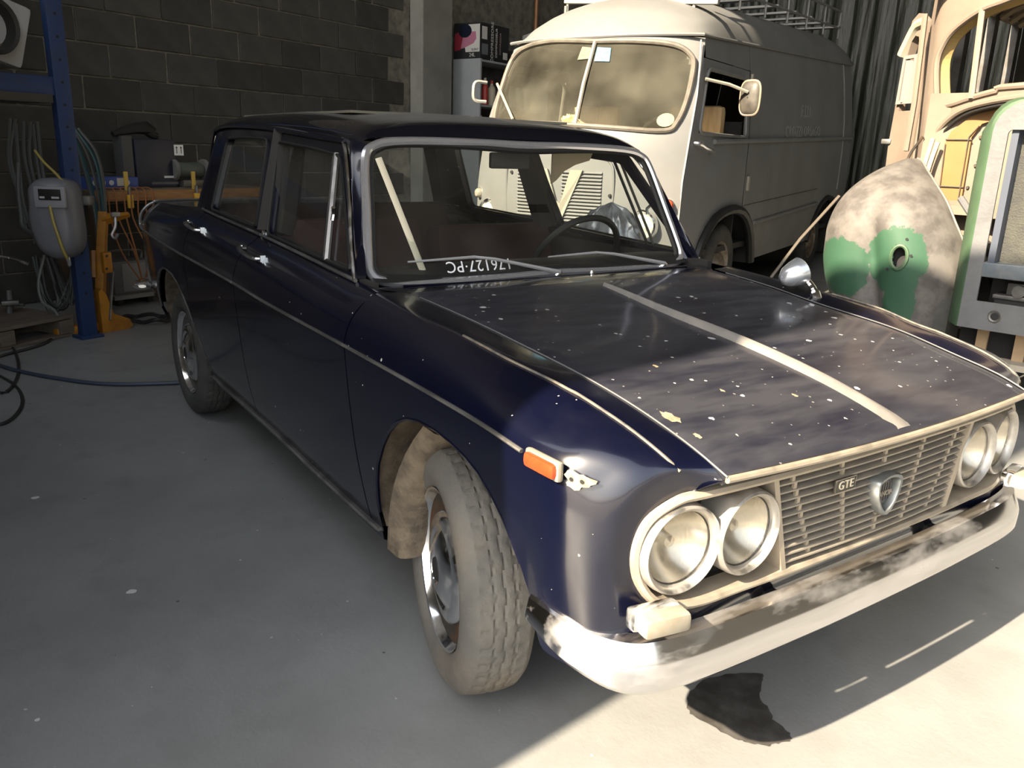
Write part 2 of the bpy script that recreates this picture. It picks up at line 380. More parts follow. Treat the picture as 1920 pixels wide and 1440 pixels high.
# ---- front wings and nose (one welded panel, mirrored)
fx = sorted(set([-.405, -.37, -.345, -.336, -.334] + FX + [-.25, -.2, -.15, -.1, .03, .1, .17, .22, .27, .31, .34, .365, .39]))
side = [col_pts(x, (gap_h(x), gap_z(x))) for x in fx]                  # columns
# nose control columns: 13 rows like the side (8 lower, 4 upper, gap)
def rows(*a): return list(a)
c0 = col_pts(.34, (gap_h(.34), gap_z(.34))); c1 = col_pts(.40, (gap_h(.40), gap_z(.40)))
c2 = rows((.467, .752, .366), (.475, .760, .43), (.482, .766, .48), (.486, .770, .54), (.488, .772, .60), (.489, .772, .66), (.49, .770, .71), (.49, .766, .745),
          (.492, .755, .770), (.497, .728, .793), (.505, .690, .808), (.52, .628, .815), (.50, .548, .810))
c3 = rows((.572, .733, .370), (.562, .742, .43), (.556, .747, .48), (.552, .750, .54), (.550, .751, .60), (.550, .749, .66), (.552, .744, .70), (.556, .733, .728),
          (.560, .720, .748), (.569, .698, .770), (.582, .665, .784), (.598, .618, .788), (.60, .549, .788))
c4 = rows((.622, .69, .374), (.610, .700, .43), (.602, .706, .48), (.596, .711, .54), (.592, .713, .60), (.593, .710, .65), (.597, .702, .69), (.603, .690, .714),
          (.607, .680, .728), (.613, .664, .742), (.620, .640, .755), (.634, .605, .764), (.655, .548, .770))
c5 = rows((.640, .56, .376), (.640, .56, .43), (.636, .55, .486), (.617, .623, .503), (.603, .660, .550), (.601, .674, .603), (.605, .668, .652), (.611, .645, .686),
          (.614, .632, .697), (.618, .615, .707), (.624, .595, .714), (.634, .565, .719), (.680, .546, .752))
bw = MB()
for sg in (1, -1):
    P = np.array(side).transpose(1, 0, 2); a = dense(P, 2, 1) if False else pch(range(13), P, np.linspace(0, 12, 37))
    bw.grid(S(sg, a))
    C = np.array([c0, c1, c2, c3, c4, c5]).transpose(1, 0, 2)
    C = pch(range(13), C, np.linspace(0, 12, 37)); C = pch(range(6), C.transpose(1, 0, 2), np.linspace(1, 5, 41)).transpose(1, 0, 2)
    bw.grid(S(sg, C))
# valance under the grille and strip over it
hs = [.56, .42, .28, .14, 0, -.14, -.28, -.42, -.56]
V = []
for h in hs:
    k = 1-(abs(h)/.56)**2
    q = 1-(abs(h)/.56)**4; V.append([(.640-.040*q, h, .376), (.640-.026*q, h, .405), (.640-.022*q, h, .43), (.640-.006*q, h, .458), (.636+.010*k, h, .486)])
bw.grid(dense(V, 3, 4))
T = []
for h in [.565, .42, .28, .14, 0, -.14, -.28, -.42, -.565]:
    k = 1-(abs(h)/.565)**2
    T.append([(.634+.026*k, h, .719+.003*k), (.655+.022*k, h, .735), (.680+.016*k, h*.968, .752)])
bw.grid(dense(T, 3, 3))
bw.build('front_bodywork', m_paint, car, 50, merge=.0008)
def lip(pts, r, name, m, parent): return MB().tube(pts, r, 6).build(name, m, parent)
for sg in (1, -1):
    y = -sg
    lip([(x, y*(prof(x)(z)-.004), z) for x, z in zip(FX[1:-1], FZ[1:-1])], .006, 'arch_lip', m_paint, car)
    lip([(x, y*(prof(x)(z)-.003), z) for x, z in zip(RX[1:-1], RZ[1:-1])], .006, 'arch_lip', m_trim, car)

# ---- doors, rear wings
def side_panel(name, xs, m, sg, skirt=True):
    P = np.array([col_pts(x) for x in xs]).transpose(1, 0, 2); P = pch(range(12), P, np.linspace(0, 11, 34))
    return MB().grid(S(sg, P)).build(name, m, car, 50, skirt=inward)
doors = {}
for sg in (1, -1):
    doors['f', sg] = side_panel('front_door', list(np.linspace(-1.398, -.412, 26)), m_paint, sg)
    doors['r', sg] = side_panel('rear_door', sorted(list(np.linspace(-2.132, -1.405, 22))+[x for x in RX if x > -2.13]), m_paint, sg)
    side_panel('rear_wing', sorted(list(np.linspace(-3.375, -2.138, 30))+RX[:11]), m_paint, sg)
    # sill with its bright strip
    xs = np.linspace(-2.02, -.345, 30)
    MB().grid(S(sg, [[(x, .706, zs(x)+.012), (x, .700, zs(x)-.03), (x, .64, zs(x)-.06), (x, .5, zs(x)-.06)] for x in xs])).build('sill', m_paint, car)
    MB().tube([(x, -sg*.712, zs(x)+.004) for x in xs], .011, 6, flat=.5).build('sill_strip', m_trim, car)
    for (a, b) in ((-.408, .405), (-1.395, -.414), (-2.13, -1.407), (-3.36, -2.14)):
        q = np.linspace(a, b, 24)
        MB().tube([(x, -sg*(ht(x)+.002), zt(x)) for x in q], .0055, 8, flat=.8).build('side_trim', m_trim, car)
# rear end: trunk lid, tail panel
D = []
for x in np.linspace(-3.38, -2.30, 16):
    b, B = zb(x), hb(x); D.append([(x, -B, b)]+[(x, h, b+.012*(1-(h/B)**2)) for h in np.linspace(-B*.9, B*.9, 9)]+[(x, B, b)])
MB().grid(D).build('trunk_lid', m_paint, car)
tp = [[(-3.375, h*.703, .812), (-3.385, h*.70, .7), (-3.37, h*.69, .5), (-3.33, h*.66, .40)] for h in np.linspace(-1, 1, 9)]
tp2 = [[(-3.375, h*.60, .953), (-3.385, h*.66, .908), (-3.385, h*.692, .86), (-3.375, h*.703, .812)] for h in np.linspace(-1, 1, 9)]
MB().grid(tp).grid(tp2).build('tail_panel', m_paint, car)
MB().tube(curve([(-3.35, -.708, .813), (-3.385, -.706, .83), (-3.392, -.700, .876), (-3.392, -.676, .915), (-3.392, -.632, .945), (-3.39, -.55, .958), (-3.392, 0, .965), (-3.39, .55, .958), (-3.392, .632, .945), (-3.392, .676, .915), (-3.392, .700, .876), (-3.385, .706, .83)], 6), .008, 8).build('tail_trim', m_trim, car)
rb = [(-3.30, -.74, .50), (-3.43, -.70, .50), (-3.48, -.55, .50), (-3.50, 0, .50), (-3.48, .55, .50), (-3.43, .70, .50), (-3.30, .74, .50)]
MB().tube(curve(rb, 6), [.02]+[.05]*35+[.02], 10, flat=.45).build('rear_bumper', m_chrome, car)

# ---- bonnet with its raised ridge
hc = f1([-.40, -.29, -.02, .25, .49, .60, .675, .697], [.921, .910, .874, .846, .811, .787, .764, .754])
hf = lambda h: .697 - .017*(h/.545)**2
H = []; rx = np.linspace(0, 1, 40)
hl = [-1, -.97, -.9, -.75, -.55, -.35, -.2, -.12, .0, .12, .2, .35, .55, .75, .9, .97, 1]
for t in rx:
    row = []
    for k in hl:
        xr = -.345-.055*k*k; xf = hf(k*.545); x = xr+(xf-xr)*t
        g = gap_h(min(x, .69))-.0035; gz = gap_z(min(x, .69)); zc = hc(x)
        row.append((x, k*g, gz+(zc-gz)*(1-k*k) - (.004 if abs(k) == 1 else 0)))
    H.append(row)
bon = MB().grid(H).build('bonnet', m_hood, car, 50, skirt=(-.004, 0, -.016))
rdg = []
for x in np.linspace(-.29, .685, 30):
    t = (x+.29)/.975; w = .006+.024*t**1.3; e = .004+.014*math.sin(math.pi*min(1, t*.9+.1))**.7; e *= min(1, (0.69-x)/.04)
    rdg.append([(x, -w, hc(x)-.001), (x, -w*.5, hc(x)+e*.62), (x, -w*.12, hc(x)+e), (x, w*.12, hc(x)+e), (x, w*.5, hc(x)+e*.6), (x, w, hc(x)-.001)])
MB().grid(rdg).build('bonnet_ridge', m_ridge, bon, 60)
fe = [(hf(h)+.003, h, hc(hf(h)-.004)-.010) for h in np.linspace(-.54, .54, 25)]
MB().tube(fe, .007, 8).build('bonnet_edge_trim', m_alu, bon)

for sg in (1, -1):
    q = [.02, .1, .2, .303, .36, .40]
    cr = [(x, -sg*(hb(x)+.001), zb(x)+.001) for x in q]+[(.52, -sg*.629, .816), (.598, -sg*.619, .789), (.634, -sg*.605, .765)]
    MB().tube(curve(cr, 4), .0032, 6).build('wing_crease', mat('worn crease line', (.16, .14, .11), .6, c2=(.04, .04, .045), nscale=20), car)
    MB().tube([(x, -sg*(gap_h(x)-.005), gap_z(x)+.0005) for x in np.linspace(-.34, .685, 40)], .0022, 5).build('bonnet_highlight', mat('painted bonnet highlight', (.09, .09, .095), .5), bon)  # edge highlight put into the colour as a paler tube

# ---- cowl, windscreen, pillars, roof
wo = [(-.61, -.625, .986), (-.665, -.604, 1.101), (-.736, -.576, 1.247), (-.757, -.541, 1.29), (-.765, -.45, 1.309), (-.765, -.2, 1.318), (-.765, 0, 1.320)]
wbt = [(-.569, 0, .905), (-.569, -.26, .904), (-.569, -.50, .904), (-.575, -.598, .914), (-.588, -.628, .938)]
half = wo[:]; lowr = wbt[:]
loop = lowr[::1]+half                                     # bottom centre -> right side -> top centre
def bow(p): return (p[0]+.035*(1-(p[1]/.63)**2), p[1], p[2]-.004*(1-(p[1]/.63)**2))
Rr = [bow(p) for p in loop]; Lr = [(p[0], -p[1], p[2]) for p in Rr[::-1]][1:-1]
WL = curve(Rr+Lr, 5, closed=True)                         # outer loop of the screen surround
WC = Vector((-.665, 0, 1.11))
def shrink(p, d):
    q = WC-p; q.x = 0; n = q.normalized(); s = Vector((0, n.y, n.z)); r = p+s*d; r.x += -(s.z*d)*.46; return r
WI = [shrink(p, .034) for p in WL]
MB().tube([shrink(p, .012) for p in WL], .0145, 8, closed=True).build('windscreen_surround', mat('bright screen trim', (.66, .66, .70), .2, .8), car)
MB().tube([shrink(p, .029) for p in WL], .010, 6, closed=True).build('windscreen_rubber', m_black, car)
gl = MB(); n = len(WI); ctr = Vector((-.632, 0, 1.11))
rings = [[tuple(p.lerp(ctr, k)+Vector((.0, 0, 0))) for p in WI] for k in (0, .33, .66, .93)]
gl.grid([r+[r[0]] for r in rings]).build('windscreen', m_glass_car, car, 60)
# cowl panel between bonnet and screen
cw = []
for k in np.linspace(-1, 1, 21):
    h = k*.64; xb = -.556+.030*(1-k*k)-.022*abs(k)**6; xf = -.345-.055*k*k - (.012 if abs(k) > .93 else 0)
    zf = (.921-.007*k*k) if abs(k) < .92 else .916
    cw.append([(xb-.02, h, .900), (xb+.03, h, .905), (xb+.08, h, zf-.004), (xf-.006, h*.95, zf-.006), (xf-.006, h*.95, zf-.03)])
MB().grid(dense(cw, 1, 3)).build('cowl', m_paint, car, 50)
for k, xx in ((0, -.50), (1, -.47), (2, -.44)):
    MB().tube([(xx+.035*(1-(h/.6)**2), h, .913-.003*k) for h in np.linspace(-.56, .56, 17)], .004, 6).build('cowl_rib', m_paint, car)
# greenhouse plane
def gs(x, z): return (x, .668-.30*(z-.95), z)
wout = {1: [p for p in WL], }
# A pillars
for sg in (1, -1):
    A = []
    dl = curve([(-.545, -.676, .925), (-.61, -.655, 1.02), (-.71, -.615, 1.16), (-.80, -.583, 1.262), (-.862, -.566, 1.306)], 4)
    ol = curve([bow(p) for p in [(-.588, -.630, .925), (-.61, -.627, .986), (-.665, -.606, 1.101), (-.736, -.578, 1.247), (-.760, -.545, 1.295)]], 4)
    for p, q in zip(dl, ol):
        m = (p+q)/2+Vector((.006, -.016, .002)); A.append([tuple(p), tuple(p.lerp(m, .6)), tuple(m), tuple(q.lerp(m, .5)), tuple(q)])
    A = np.array(A); 
    if sg < 0: A[..., 1] *= -1
    MB().grid(dense(A, 1, 3)).build('windscreen_pillar', m_paint, car, 60)
    MB().tube([(p[0]-.012, p[1]*sg - sg*.004, p[2]) for p in dl], .0055, 6).build('pillar_trim', m_chrome, car)
# roof
rxs = [-.768, -.80, -.85, -.95, -1.08, -1.3, -1.6, -1.9, -2.1, -2.22, -2.30, -2.35]
rzc = [1.322, 1.345, 1.368, 1.388, 1.400, 1.412, 1.417, 1.415, 1.408, 1.392, 1.365, 1.33]
rzr = [1.300, 1.303, 1.304, 1.309, 1.315, 1.328, 1.345, 1.352, 1.353, 1.348, 1.335, 1.30]
rhr = [.548, .555, .563, .563, .562, .560, .556, .553, .553, .552, .552, .556]
RF = []
for x, c, z, h in zip(rxs, rzc, rzr, rhr):
    row = []
    for k, f, in ((0, 1), (.3, .985), (.55, .93), (.75, .82), (.88, .66), (.96, .42), (1.0, .12), (1.012, -.05)):
        bx = x+(.030*(1-k*k) if x > -.9 else 0)
        row.append((bx, k*h, z+(c-z)*f if f > 0 else z-.006))
    RF.append([(a, -b, c2) for a, b, c2 in row[::-1]]+row[1:])
MB().grid(dense(RF, 3, 3)).build('roof', m_roof, car, 50)
for sg in (1, -1):
    MB().tube([(x, -sg*(h*1.016), z-.004) for x, z, h in list(zip(rxs, rzr, rhr))[2:-1]], .008, 6).build('rain_gutter', m_paint, car)
    # C pillar
    cp = []
    for t in np.linspace(0, 1, 8):
        z = 1.0+t*.335; q = Vector((-2.205+.01*t, gs(0, z)[1], z)); w = Vector((-2.375+.045*t, gs(0, z)[1]-.012, z))
        cp.append([tuple(q), tuple(q.lerp(w, .5)+Vector((0, .008, 0))), tuple(w), tuple(w+Vector((-.02, -.05, 0)))])
    MB().grid(dense(S(sg, cp), 1, 3)).build('rear_pillar', m_paint, car, 60)
rw = [(-2.40, -.60, 1.0), (-2.36, -.53, 1.31), (-2.36, .53, 1.31), (-2.40, .60, 1.0)]
MB().add([(-2.405, -.60, .985), (-2.362, -.53, 1.32), (-2.362, .53, 1.32), (-2.405, .60, .985)], [(0, 1, 2, 3)]).build('rear_window', m_glass_car, car)
MB().tube([(-2.41, -.615, .985), (-2.362, -.545, 1.325), (-2.362, .545, 1.325), (-2.41, .615, .985)], .018, 6, closed=True).build('rear_window_surround', m_chrome, car)

# door window frames, glass, vents, handles
def winloop(pts, n=4, r=.25):
    """polygon (x,z) with softened corners -> 3D loop on the greenhouse plane"""
    out = []; N = len(pts)
    for i in range(N):
        a, b, c = Vector(pts[i-1]), Vector(pts[i]), Vector(pts[(i+1) % N])
        d1 = (a-b).normalized()*min(.03, (a-b).length*.3); d2 = (c-b).normalized()*min(.03, (c-b).length*.3)
        for k in range(n+1):
            t = k/n; p = (b+d1).lerp(b, t).lerp(b.lerp(b+d2, t), t); out.append(gs(p.x, p.y))
    return out
fo = [(-.545, .925), (-1.376, .967), (-1.495, 1.335), (-1.10, 1.314), (-.858, 1.298)]
fi = [(-.600, .948), (-1.342, .978), (-1.452, 1.292), (-1.10, 1.274), (-.872, 1.256)]
ro = [(-1.384, .968), (-2.202, 1.000), (-2.196, 1.340), (-1.85, 1.345), (-1.503, 1.337)]
ri = [(-1.478, .988), (-2.094, 1.008), (-2.10, 1.298), (-1.85, 1.304), (-1.575, 1.298)]
for sg in (1, -1):
    for key, o_, i_ in (('f', fo, fi), ('r', ro, ri)):
        d = doors[key, sg]; ol, il = S(sg, winloop(o_)), S(sg, winloop(i_))
        MB().ring([tuple(p) for p in ol], [tuple(p) for p in il], (0, sg*.028, 0)).build('window_frame', m_paint, d, 30)
        MB().tube([tuple(p+np.array([0, -sg*.003, 0])) for p in il], .0055, 6, closed=True).build('glass_channel', m_black, d)
        pts = [tuple(p+np.array([0, sg*.012, 0])) for p in il]
        MB().add(pts, [tuple(range(len(pts)))]).build('door_glass', m_glass_car, d)
    d = doors['f', sg]
    vt = [gs(-.905, 1.263), gs(-.783, .955)]
    MB().tube([(vt[0][0], -sg*(vt[0][1]+.003), vt[0][2]), (vt[1][0], -sg*(vt[1][1]+.003), vt[1][2])], .010, 6, flat=.5).build('vent_window_post', m_trim, d)
    MB().tube([(vt[0][0]-.03, -sg*(vt[0][1]-.002), vt[0][2]), (vt[1][0]-.03, -sg*(vt[1][1]-.002), vt[1][2])], .006, 6).build('vent_window_post', m_black, d)
    MB().tube([(-.78, -sg*.644, 1.11), (-.80, -sg*.636, 1.09), (-.80, -sg*.640, 1.07)], .006, 6).build('vent_latch', m_chrome, d)
    p1, p2 = gs(-1.380, .97), gs(-1.499, 1.333)
    MB().tube([(p1[0], -sg*(p1[1]+.004), p1[2]), (p2[0], -sg*(p2[1]+.004), p2[2])], .006, 6).build('door_edge_trim', m_chrome, d)
    for key, xs, z in (('f', (-.55, -1.375), None), ('r', (-1.39, -2.20), None)):
        MB().tube([(x, -sg*(hb(x)+.003), zb(x)+.004) for x in np.linspace(xs[0], xs[1], 14)], .006, 6).build('belt_trim', m_trim, doors[key, sg])
    for key, x in (('f', -1.30), ('r', -2.07)):
        z = .918 if key == 'f' else .940; h = prof(x)(z)
        hd = MB(); Y = -sg
        hd.tube(curve([(x+.10, Y*(h+.012), z-.008), (x+.085, Y*(h+.030), z-.006), (x, Y*(h+.034), z), (x-.085, Y*(h+.026), z+.006), (x-.10, Y*(h-.002), z+.006)], 4), [.010]*17, 8, flat=.7)
        hd.box((x+.10, Y*(h+.006), z-.006), (.03, .018, .022))
        hd.build('door_handle', m_chrome, doors[key, sg])
        MB().lathe([(0, .006), (.008, .005), (.009, 0)], 12, along((x-.13, Y*(h+.003), z+.010), (0, Y, .4))).build('key_lock', m_chrome, doors[key, sg])

# ---- wheels
def wheel(x, sg, front):
    r0 = .302; Y = -sg; yo = .712
    w = empty('wheel', None, None); w.parent = car; w.location = (0, 0, 0)
    mx = along((x, 0, .302), (0, Y, 0), (1, 0, 0))           # local z = outward
    if front: pv = Vector((x, Y*.645, .302)); mx = Matrix.Translation(pv) @ Matrix.Rotation(R(-15), 4, 'Z') @ Matrix.Translation(-pv) @ mx
    NT, NS = 200, 22
    tb = MB(); pr = [(.196, yo-.010), (.205, yo+.002), (.225, yo+.012), (.250, yo+.015), (.272, yo+.008), (.287, yo-.004), (.293, yo-.010)]
    inn = [(.293, yo-.132), (.285, yo-.142), (.25, yo-.160), (.21, yo-.155), (.196, yo-.140)]
    tw = np.linspace(yo-.014, yo-.128, NS)
    P = []
    for i in range(NT):
        a = 2*math.pi*i/NT; row = []
        for (r, h) in pr: row.append((r, h))
        for j, h in enumerate(tw):
            r = r0-.006*((j-(NS-1)/2)/((NS-1)/2))**2
            zig = 1.3*abs((i % 8)-4)/4-.65
            if any(abs(j-g-zig) < .55 for g in (6, 10.5, 15)): r -= .0045
            elif i % 5 == 0 and (1 <= j <= 4 or 17 <= j <= 20): r -= .004
            elif i % 4 == 2 and j in (8, 9, 12, 13): r -= .002
            row.append((r, h))
        row += inn
        P.append([tuple(mx @ Vector((r*math.cos(a), r*math.sin(a), h))) for r, h in row])
    tb.grid(P, cu=True).build('tyre', m_tyre if front else m_tyre_dark, w, 40)
    MB().lathe([(.197, yo-.004), (.192, yo-.012), (.184, yo-.022), (.172, yo-.034), (.150, yo-.040), (.135, yo-.03), (.10, yo-.03), (0, yo-.03)], 48, mx).build('rim', m_rust if front else m_grey_metal, w)
    MB().lathe([(.197, yo-.004), (.199, yo+.001), (.194, yo-.001), (.188, yo-.014), (.183, yo-.021)], 48, mx).build('rim_edge', m_chrome, w)
    MB().lathe([(.137, yo-.036), (.139, yo-.020), (.133, yo-.010), (.120, yo-.004), (.104, yo-.004), (.097, yo-.010), (.085, yo-.002), (.060, yo+.008), (.044, yo+.012), (.038, yo+.011), (.034, yo+.004), (.0, yo+.006)], 48, mx).build('hub_cap', m_chrome, w)
    MB().lathe([(.030, yo+.006), (.028, yo+.011), (.0, yo+.013)], 24, mx).build('hub_badge', m_dark, w)
    return w
for x in (0, -2.48):
    for sg in (1, -1): wheel(x, sg, x == 0)
# wheel housings and muddy inner flap
for x in (0.03, -2.50):
    for sg in (1, -1):
        wh = MB(); P = []
        for a in np.linspace(.30, math.pi+.10, 20):
            hx, hz = x+.372*math.cos(a), .315+.40*math.sin(a)
            P.append([(hx, -sg*h, hz) for h in (min(.742, prof(hx)(hz)-.014), .62, .45, .34)])
        wh.grid(P).grid([[(x+.385*math.cos(a)*k, -sg*.34, .315+.40*math.sin(a)*k) for k in (0, 1)] for a in np.linspace(.30, math.pi+.15, 20)])
        wh.build('wheel_housing', m_mud, car)
for sg in (1, -1):
    fp = []
    for t in np.linspace(0, 1, 9):
        z = .245+.41*t; x = -.232+.20*t**2.2
        fp.append([(x-.02, -sg*.725, z), (x+.01, -sg*.712, z-.01), (x+.035, -sg*.66, z-.004), (x+.028, -sg*.56, z+.012)])
    MB().grid(dense(fp, 1, 3)).build('mud_flap', m_mud, car, 50, skirt=(-.02, 0, 0))

# ---- headlights and grille
GX = lambda y: .652-.045*(abs(y)/.66)**2.2
ovr = [(.646, 0, .484), (.645, .25, .484), (.641, .42, .485), (.636, .55, .487), (.617, .623, .504), (.603, .660, .550), (.601, .674, .603), (.605, .668, .652), (.611, .645, .686), (.624, .595, .713), (.636, .55, .719), (.648, .42, .721), (.657, .25, .722), (.660, 0, .722)]
OV = curve([Vector(p) for p in ovr[1:]]+[Vector((p[0], -p[1], p[2])) for p in ovr[::-1][1:]], 4, closed=True)
oc = lambda p: Vector((p.x, max(-.56, min(.56, p.y)), .603))
def inset(p, d, fx=0): 
    q = oc(p)-p; q.x = 0; return p+q.normalized()*d+Vector((fx, 0, 0))
gr = empty('grille', None, None); gr.parent = car
fr = MB(); fr.grid([[tuple(inset(p, d, f)) for d, f in ((-.002, .0), (0, .010), (.007, .014), (.014, .010), (.016, 0), (.018, -.04))] for p in OV], cu=True)
fr.build('grille_surround', m_alu, gr, 40)
bp = [inset(p, .012, -.055) for p in OV]
MB().add([tuple(p) for p in bp], [tuple(range(len(bp)))]).build('back_plate', m_dark, gr, 0)
# trapezoid grille: y at top .355, at bottom .30
def gedge(z): return .300+(.362-.300)*(z-.497)/(.710-.497)
for sg in (1, -1):
    MB().add([], []).grid([[(GX(.34)+.012+.02*k*0, sg*(gedge(z)+d), z) for d in (-.007, -.007, .007, .007)] if False else
             [(GX(.34)+a, sg*(gedge(z)+b), z) for a, b in ((-.035, -.007), (.012, -.007), (.012, .007), (-.035, .007))] for z in (.492, .714)], cv=True).build('grille_side_bar', m_alu, gr, 0)
zsl = np.linspace(.512, .704, 12)
m_slat = mat('dusty grille slat', (.23, .21, .18), .5, .3, c2=(.30, .26, .21), nscale=20)
for z in zsl:
    e = gedge(z)-.004; P = []
    for y in np.linspace(-e, e, 9):
        x = .652-.012*(y/.36)**2
        P.append([(x-.034, y, z+.013), (x+.004, y, z+.0035), (x+.008, y, z+.002), (x+.008, y, z-.0015), (x-.034, y, z+.008)])
    MB().grid(P).build('slat', m_slat, gr, 0)
for y in (-.262, -.131, 0, .131, .262):
    m_ = .5+.5*0
    for i, (z0, z1) in enumerate(zip(zsl[:-1], zsl[1:])):
        if abs(y) < .02 and .56 < z0 < .66: continue
        MB().box((.6535-.012*(y/.36)**2, y*(1+.18*(z0-.6)/.1), (z0+z1)/2+.002), (.006, .009, z1-z0-.001)).build('grille_tie', m_alu, gr, 0)
# shield badge
sh = [(-.043, .036), (-.020, .045), (0, .047), (.020, .045), (.043, .036), (.046, .018), (.040, -.008), (.026, -.032), (.010, -.048), (0, -.051), (-.010, -.048), (-.026, -.032), (-.040, -.008), (-.046, .018)]
SC = Vector((.668, 0, .606))
so = curve([(SC.x, SC.y+a, SC.z+b) for a, b in sh], 3, closed=True)
bd = MB(); bd.grid([[tuple(SC+(p-SC)*k+Vector((dx, 0, 0))) for k, dx in ((1.0, -.02), (1.0, .004), (.93, .011), (.80, .010), (.74, .002), (.72, -.012))] for p in so], cu=True)
badge = bd.build('shield_badge', mat('grey badge metal', (.20, .215, .22), .35, .7, dirt=(DUST, 20, .5, .8, .3)), gr, 40)
MB().lathe([(0, .003), (.026, .003), (.030, 0), (.034, 0), (.036, -.006)], 28, along((.662, 0, .607), (1, 0, 0), (0, 1, 0))).build('badge_disc', mat('badge enamel', (.07, .065, .06), .5), badge)
text_mesh('badge_lettering', 'LANCIA', .0165, m_alu, badge, basis(Vector((.6665, 0, .603)), Vector((0, 1, 0)), Vector((0, 0, 1)), Vector((1, 0, 0))), .001)
for y in (-.018, -.009, 0, .009, .018): MB().box((.664, y, .607+.0), (.003, .0025, .040)).build('badge_rib', m_dark, badge, 0)
pl = MB().rbox((.663, -.150, .656), (.006, .066, .028), .003).build('model_plate', mat('plate field', (.07, .065, .055), .5, .3), gr)
text_mesh('plate_lettering', 'GTE', .026, mat('cream plate print', (.60, .54, .42), .5), pl, basis(Vector((.6665, -.150, .656)), Vector((0, 1, 0)), Vector((0, 0, 1)), Vector((1, 0, 0))), .0015, spacing=1.1)
MB().tube([(.6665, -.183, .670), (.6665, -.183, .642), (.6665, -.117, .642), (.6665, -.117, .670)], .0012, 5, closed=True).build('plate_rim', m_alu, pl)
# lamps
m_refl = mat('silver reflector', (.58, .55, .49), .25, 1.)
m_lrim = mat('dusty lamp rim', (.50, .48, .45), .28, .9, dirt=((.26, .23, .19), 22, .4, .7, .6))
m_lensg = glass('fluted lamp glass', (.98, .96, .92), .09, (.50, .44, .34), 18)
def headlight(y, r, x):
    ax = Vector((1, .10*(-1 if y < 0 else 1)*(abs(y) > .5), .0)).normalized(); mx = along((x, y, .608), ax, (0, 1, 0))
    h = empty('headlight', None, None); h.parent = car
    MB().lathe([(r*1.0, -.06), (r, -.02), (r*.995, .004), (r*.975, .014), (r*.93, .017), (r*.86, .012), (r*.82, .004), (r*.81, -.01)], 48, mx).build('lamp_rim', m_lrim, h)
    MB().lathe([(r*.815, .0), (r*.805, -.004), (r*.80, -.008)], 40, mx).build('lamp_seal', m_black, h)
    MB().lathe([(r*.80, -.004), (r*.70, -.022), (r*.5, -.04), (r*.25, -.052), (0, -.055)], 40, mx).build('reflector', m_refl, h)
    lp = [[tuple(mx @ Vector((r*.8*k*math.cos(a), r*.8*k*math.sin(a), .013*(1-k*k)+.001*math.cos(46*k*math.cos(a))))) for k in np.linspace(0, 1, 14)] for a in np.linspace(0, 2*math.pi, 72, endpoint=False)]
    MB().grid(lp, cu=True).build('lens', m_lensg, h, 60)
    MB().lathe([(0, .012), (.012, .008), (.014, -.02)], 12, mx @ Matrix.Translation((0, 0, -.035))).build('bulb', m_refl, h)
for sg in (1, -1):
    headlight(sg*.578, .0885, .624); headlight(sg*.418, .0865, .640)
# ---- bumper
bpl = [(.447, .782), (.52, .776), (.585, .750), (.635, .718), (.668, .665), (.690, .55), (.701, .35), (.706, .18), (.707, 0)]
B_ = []
tops = [.482, .476, .468, .463, .461, .461, .461, .461, .461]; mids = [.462, .445, .430, .422, .420, .421, .424, .425, .426]; lows = [.428, .402, .378, .364, .358, .360, .362, .363, .363]
pl2 = [(p[0], -p[1]) for p in bpl]+[(p[0], p[1]) for p in bpl[::-1][1:]]
idx = list(range(9))+list(range(7, -1, -1))
for (x, y), i in zip(pl2, idx):
    n = Vector((.35, -1 if y < 0 else 1, 0)) if i < 2 else (Vector((.75, -.66 if y < 0 else .66, 0)) if i < 4 else Vector((1, 0, 0)))
    n.normalize(); d = [.012, .022, .036, .042, .045, .046, .046, .046, .046][i]
    B_.append([(x-n.x*(d+.001), y-n.y*(d+.001), tops[i]-.012), (x-n.x*d, y-n.y*d, tops[i]), (x-n.x*d*.35, y-n.y*d*.35, tops[i]-.004), (x, y, mids[i]+.004), (x+n.x*.006, y+n.y*.006, mids[i]-.014), (x+n.x*.006, y+n.y*.006, lows[i]+.012), (x-n.x*.004, y-n.y*.004, lows[i]), (x-n.x*.03, y-n.y*.03, lows[i]-.002)])
bumper = MB().grid(dense(B_, 4, 1)).build('front_bumper', m_chrome_worn, car, 25)
for y in (-.30, .30): MB().box((.64, y, .42), (.07, .03, .04)).build('bumper_bracket', m_dark, bumper, 0)
# corner lamps, repeater, bare patch
for sg in (1, -1):
    lc = Vector((.668, -sg*.650, .505)); q = Matrix.Rotation(sg*-.18, 3, 'Z')
    MB().rbox(lc, (.046, .094, .036), .010, q).build('parking_lamp', m_lens_white, car)
    MB().rbox(lc+Vector((-.024, 0, 0)), (.03, .098, .040), .008, q).build('lamp_base', m_chrome, car)
    MB().rbox((.468, -sg*.780, .754), (.088, .020, .028), .009, Matrix.Rotation(sg*.02, 3, 'Z')).build('side_repeater', m_orange, car)
    MB().rbox((.468, -sg*.774, .754), (.098, .014, .037), .006, Matrix.Rotation(sg*.02, 3, 'Z')).build('repeater_base', m_lens_white, car)
pp = []
for k in range(22):
    a = 2*math.pi*k/22; rr = 1+.22*math.sin(3*a+1)+.12*math.sin(7*a); x = .540+.024*math.cos(a)*rr; z = .745+.016*math.sin(a)*rr
    Cc = np.array([c1, c2, c3, c4]); 
    pp.append((x, -(f1([.40, .49, .551, .60], [.778, .7705, .7475, .708])(x)+.0015), z))
MB().add(pp+[(.540, -(f1([.40, .49, .551, .60], [.778, .7705, .7475, .708])(.54)+.0015), .745)], [(k, (k+1) % 22, 22) for k in range(22)]).build('bare_patch', m_bare, car)
